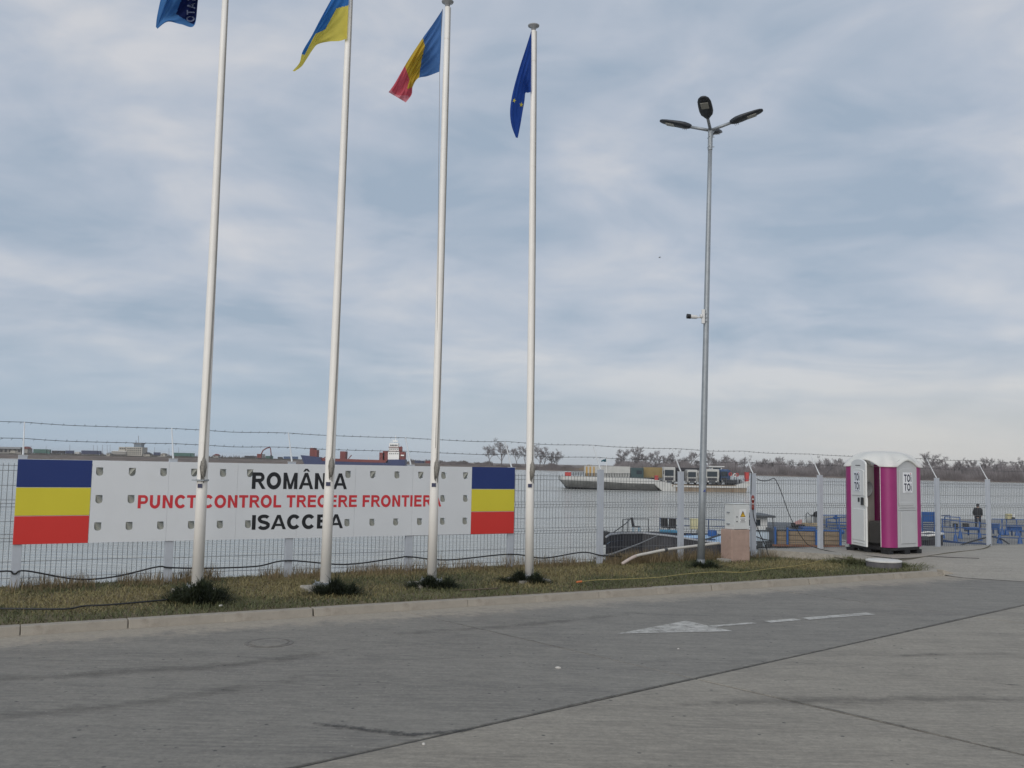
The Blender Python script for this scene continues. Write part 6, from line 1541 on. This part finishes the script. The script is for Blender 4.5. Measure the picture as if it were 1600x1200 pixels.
for x0, x1, yw, yr, m1, m2, lab in ((224, 234, 709.5, 706.5, M_BWALL, M_BDK, 'small gabled house right of the port building, far bank'), (244, 262, 714, 712, M_BWALL2, M_BWALL2, 'low grey shed below the navy container, far bank'), (251, 258, 709.5, 707.8, M_BWALL, M_BWALL2, 'tiny pale hut right of the navy container, far bank'),
        (333, 341, 711.5, 709.2, M_BWALL2, M_SHIPR, 'small reddish roofed house right of the first flagpole, far bank'), (735, 742, 725, 723, M_BWALL, M_BWALL, 'white hut at the left edge of the far wood'), (710, 717, 723.6, 721.4, M_BWALL, M_BWALL2, 'pale hut on the bank right of the third flagpole'), (166, 172, 709, 707, M_BWALL, M_BROOF, 'white hut left of the port building, far bank')):
    Yh = YB - 5 if x0 < 400 else 880
    t = thing('hut', lab, 'house', at((x0 + x1) / 2, yw + 3, Yh)); bbox(t, 'wall', m1, x0, yw, x1, yw + 4, Yh, 7)
    b = MB(); w2 = (x1 - x0) / 2 + .6; b.prism([(-w2, 0), (w2, 0), (0, (yw - yr))], at((x0 + x1) / 2, yw, Yh - .5), (mpp(Yh), 0, 0), (0, 0, mpp(Yh)), (0, 8, 0)); b.build('roof', m2, t, world=True); bbox(t, 'window', M_BDK, x0 + 1.5, yw + .9, x0 + 3.2, yw + 2.2, Yh - .2, .4)
# thin poles behind the far bank
for i, (x, y0, y1) in enumerate(((48.5, 697, 708), (72, 698, 705), (109, 695, 708), (146, 696, 709), (152, 696.5, 709), (160, 695.5, 710), (167.5, 696, 710), (172, 695.5, 710), (241.5, 699, 712), (264, 701, 713), (279, 699.5, 712), (312, 702, 712))):
    t = thing('mast_pole', 'thin grey pole on the far bank, number %s from the left among the poles' % ('one two three four five six seven eight nine ten eleven twelve'.split()[i]), 'pole', at(x, y1, YB + 8), 0, 'thin poles on the far bank')
    b = MB(); b.tube([at(x, y1, YB + 8), at(x, y0, YB + 8)], [.22, .12], 5); b.build('shaft', M_PYL, t, world=True); bbox(t, 'lamp_head', M_PYL, x - .9, y0, x + .9, y0 + .35, YB + 8, .3)
# excavator
ex = thing('excavator', 'excavator with raised bent boom on the far bank', 'excavator', at(409, 718, YB - 20)); YE = YB - 20
bbox(ex, 'undercarriage', M_LDK, 403, 715.8, 413, 718.2, YE, 4); bbox(ex, 'upper_body', M_SHIPR, 401.5, 709.2, 408.5, 715.4, YE, 4); bbox(ex, 'cab', M_GLASS, 409, 709.5, 413, 715.4, YE, 3)
for nm, pts, r_ in (('boom', ((408, 710), (411, 703.8), (416, 700.6), (421.5, 698.8)), .6), ('dipper_arm', ((421, 698.4), (422.8, 701), (423.8, 712)), .5), ('bucket', ((423.8, 711), (423.4, 714.5), (421.6, 715.5)), .9)):
    b = MB(); b.tube([at(x, y, YE) for x, y in pts], r_, 6); b.build(nm, M_SHIPR if nm != 'bucket' else M_LDK, ex, world=True)

# =================================================================== TREES OF THE FAR BANK
M_BARK = mat('winter_bark', (.145, .13, .13), .95, var=.25, scale=.4); M_TWIG = mat('winter_twigs', (.215, .195, .198), .95, var=.2, scale=.3)  # tree colours paled and greyed, so distance haze is partly in the paint
def tree_meshes(seed, h, spread, dense):
    rg_ = random.Random(seed); tr = MB(); cr = MB()
    def grow(p, d, L, r, lev):
        segs = 3 if lev < 2 else 2; pts = [p]; q_ = p
        for i in range(segs):
            d = (d + Vector((rg_.gauss(0, .16), rg_.gauss(0, .16), rg_.gauss(.05, .10)))).normalized(); q_ = q_ + d * (L / segs); pts.append(q_)
        rad = [r * (1 - .55 * i / segs) for i in range(segs + 1)]
        (tr if lev == 0 else cr).tube(pts, rad, 6 if lev == 0 else 3, False)
        if lev >= 3:
            for i in range(dense):
                a = pts[rg_.randrange(1, len(pts))]; dd = (d + Vector((rg_.gauss(0, .6), rg_.gauss(0, .6), rg_.gauss(.15, .5)))).normalized(); l2 = L * rg_.uniform(.5, 1.1)
                s_ = dd.cross(Vector((rg_.gauss(0, 1), rg_.gauss(0, 1), .1))).normalized() * .055
                cr.add([a - s_, a + s_, a + dd * l2], [(0, 1, 2)])
            return
        nb = {0: rg_.randint(6, 8), 1: rg_.randint(4, 5), 2: rg_.randint(3, 4)}[lev]
        for i in range(nb):
            k = rg_.uniform(.28 if lev == 0 else .35, 1.0); idx = min(len(pts) - 2, int(k * segs)); a = pts[idx].lerp(pts[idx + 1], k * segs - idx)
            az = rg_.uniform(0, 6.283); out = Vector((math.cos(az), math.sin(az), 0)) * spread
            grow(a, (d * .62 + out * .75 + Vector((0, 0, .18))).normalized(), L * rg_.uniform(.42, .66), r * .42, lev + 1)
    grow(Vector((0, 0, -.3)), Vector((0, 0, 1)), h * .62, h * .026, 0)
    return tr, cr
protos = []
for i in range(9):
    h = (12.5, 13, 11.5, 14, 12, 13, 11, 14.5, 11.5)[i]; spr = (.75, .85, .6, .7, .95, .65, .9, .55, .8)[i]
    tr, cr = tree_meshes(100 + i, h, spr, 17); protos.append((tr, cr))
tproto = []
def new_tree(px_, dy, sc_, label, k, z=None):
    p = shore(px_); d = Vector((p.x, p.y, 0)).normalized(); loc = Vector((p.x, p.y, (p.z - .2) if z is None else z)) + d * dy
    t = thing('bare_tree', label, 'tree', loc, random.uniform(0, 6.28), 'bare winter trees on the far bank'); t.scale = (sc_ * random.uniform(.9, 1.15), sc_ * random.uniform(.9, 1.15), sc_)
    if k not in PM:
        a = protos[k][0].build('trunk', M_BARK, t, recalc=False); c = protos[k][1].build('crown', M_TWIG, t, recalc=False); PM[k] = (a.data, c.data)
    else:
        for nm, me in zip(('trunk', 'crown'), PM[k]):
            o = bpy.data.objects.new(nm, me); COL.objects.link(o); o.parent = t
PM = {}
ORD = 'first second third fourth fifth sixth seventh eighth ninth tenth eleventh twelfth thirteenth fourteenth fifteenth sixteenth'.split()
new_tree(783, 12, 1.55, 'tallest bare tree, standing alone above the right end of the sign', 3, -1.6)
new_tree(766, 16, 1.15, 'slim bare tree just left of the tallest bare tree', 7, -1.6)
new_tree(808, 14, 1.05, 'small bare tree right of the tallest bare tree', 5, -1.6)
new_tree(822, 14, 1.2, 'bare tree hidden partly by the lone right flagpole', 5, -1.8)
SECT = [('right of the lone right flagpole, before the ferry', [(843, 1.35), (850, 1.3), (862, 1.12), (871, 1.05)]),
        ('above the ferry cargo, left of the lamp post', [(964, 1.05), (975, 1.15), (986, 1.2), (995, 1.15), (1008, 1.0), (1017, 1.12), (1028, 1.1), (1040, .98), (1050, 1.05), (1064, .92), (1078, 1.02), (1088, .95)]),
        ('between the lamp post and the loop cable post', [(1108, .95), (1117, .9), (1134, .96), (1142, .9), (1152, .88), (1163, .84)]),
        ('between the loop cable post and the toilet cabin', [(1183, .78), (1192, .75), (1206, .90), (1218, .78), (1236, .88), (1250, .72), (1262, .70), (1276, .75), (1291, .82), (1301, .85), (1314, .78), (1324, .8)]),
        ('right of the toilet cabin', [(1446, .95), (1455, .88), (1466, .92), (1476, .8), (1488, .76), (1499, .78), (1509, .72), (1520, .76), (1530, .8), (1544, .78), (1555, .8), (1566, .84), (1577, .78), (1588, .82), (1598, .84)])]
j = 0
for where, lst in SECT:
    for i, (x, sc_) in enumerate(lst):
        new_tree(x, random.uniform(8, 40), sc_ * .98, '%s bare tree counted from the left, %s' % (ORD[i], where), j % 9); j += 1
# low scrub, reeds and far woodland
def scrub(name, m, spans, n, hlo, hhi, w, dlo, dhi, zoff=-.4):
    Q = []
    for a, c in spans:
        for _ in range(n):
            x = random.uniform(a, c); p = shore(x); d = Vector((p.x, p.y, 0)).normalized(); dd = random.uniform(dlo, dhi); Q.append((p.x + d.x * dd, p.y + d.y * dd, p.z + zoff - (.8 if dd < 4 else 0)))
    Q = np.array(Q); nn = len(Q)
    cl = .62 + .38 * np.sin(Q[:, 0] * .35) * np.sin(Q[:, 0] * .13 + 1)
    h = (RNG.uniform(hlo, hhi, nn) * cl)[:, None]; d = np.array([[w, 0, 0]]) * RNG.uniform(.6, 1.4, (nn, 1)); tip = Q + np.array([[0, 0, 1]]) * h + RNG.normal(0, .22, (nn, 3)) * h * np.array([[1, .6, 0]])
    V = np.stack([Q - d, Q + d, tip], 1).reshape(-1, 3)
    return stuff(raw_mesh(name, V, np.arange(nn * 3).reshape(-1, 3), m))
M_SCRUB = mat('scrub_twigs', (.14, .122, .122), .95, var=.35, scale=.12); M_REED = mat('dry_reeds', (.25, .20, .14), .95, var=.25, scale=.1)  # scrub twigs greyed in colour to stand in for haze
scrub('scrub_undergrowth', M_SCRUB, [(836, 905), (955, 1100), (1100, 1330), (1430, 1640)], 8000, 1.5, 6.0, .13, 1, 28)
scrub('young_wood', M_TWIG, [(960, 1100), (1100, 1330), (1430, 1640)], 12000, 4, 11.0, .32, 8, 60)
scrub('reeds', M_REED, [(900, 965)], 2600, 2.5, 5.6, .15, 3, 14)
scrub('reeds', M_REED, [(876, 925)], 900, 2.0, 4.0, .15, 2, 8)
scrub('undergrowth', M_SCRUB, [(690, 850)], 4200, 1.5, 4.2, .2, 20, 60)
scrub('far_woodland', mat('far_woods', (.10, .088, .085), .95, var=.3, scale=.05), [(640, 770), (-40, 420)], 2600, 2, 5.5, .45, 120, 220, 0)
scrub('far_hedge', mat('far_hedge', (.09, .085, .07), .95, var=.3, scale=.05), [(-60, 640)], 3500, .8, 2.4, .4, 40, 75, 0)

# bird far off over the river
bd_ = thing('bird', 'tiny dark bird flying left of the lamp post', 'bird', at(1030.5, 402.5, 120))
b = MB(); b.tube([(-.16, 0, 0), (-.08, 0, .02), (.05, 0, .01), (.20, 0, 0)], [.012, .05, .045, .01], 8)
b.add([(-.06, 0, .02), (.06, 0, .02), (.0, -.30, .10), (.05, -.55, .04)], [(0, 1, 2), (1, 3, 2)]); b.add([(-.06, 0, .02), (.06, 0, .02), (.0, .30, .10), (.05, .55, .04)], [(0, 1, 2), (1, 3, 2)]); b.build('body', M_PYL, bd_)

# =================================================================== HAZE over the river
hm = bpy.data.materials.new('river_haze'); hm.use_nodes = True; nt = hm.node_tree; nt.nodes.clear()
ho = nt.nodes.new('ShaderNodeOutputMaterial'); hv = nt.nodes.new('ShaderNodeVolumePrincipled')
hv.inputs['Color'].default_value = (.93, .95, .97, 1); hv.inputs['Density'].default_value = .00010
nt.links.new(hv.outputs[0], ho.inputs['Volume'])
b = MB(); b.box((0, 3300, 10.5), (13000, 7600, 34)); stuff(b.build('haze', hm))
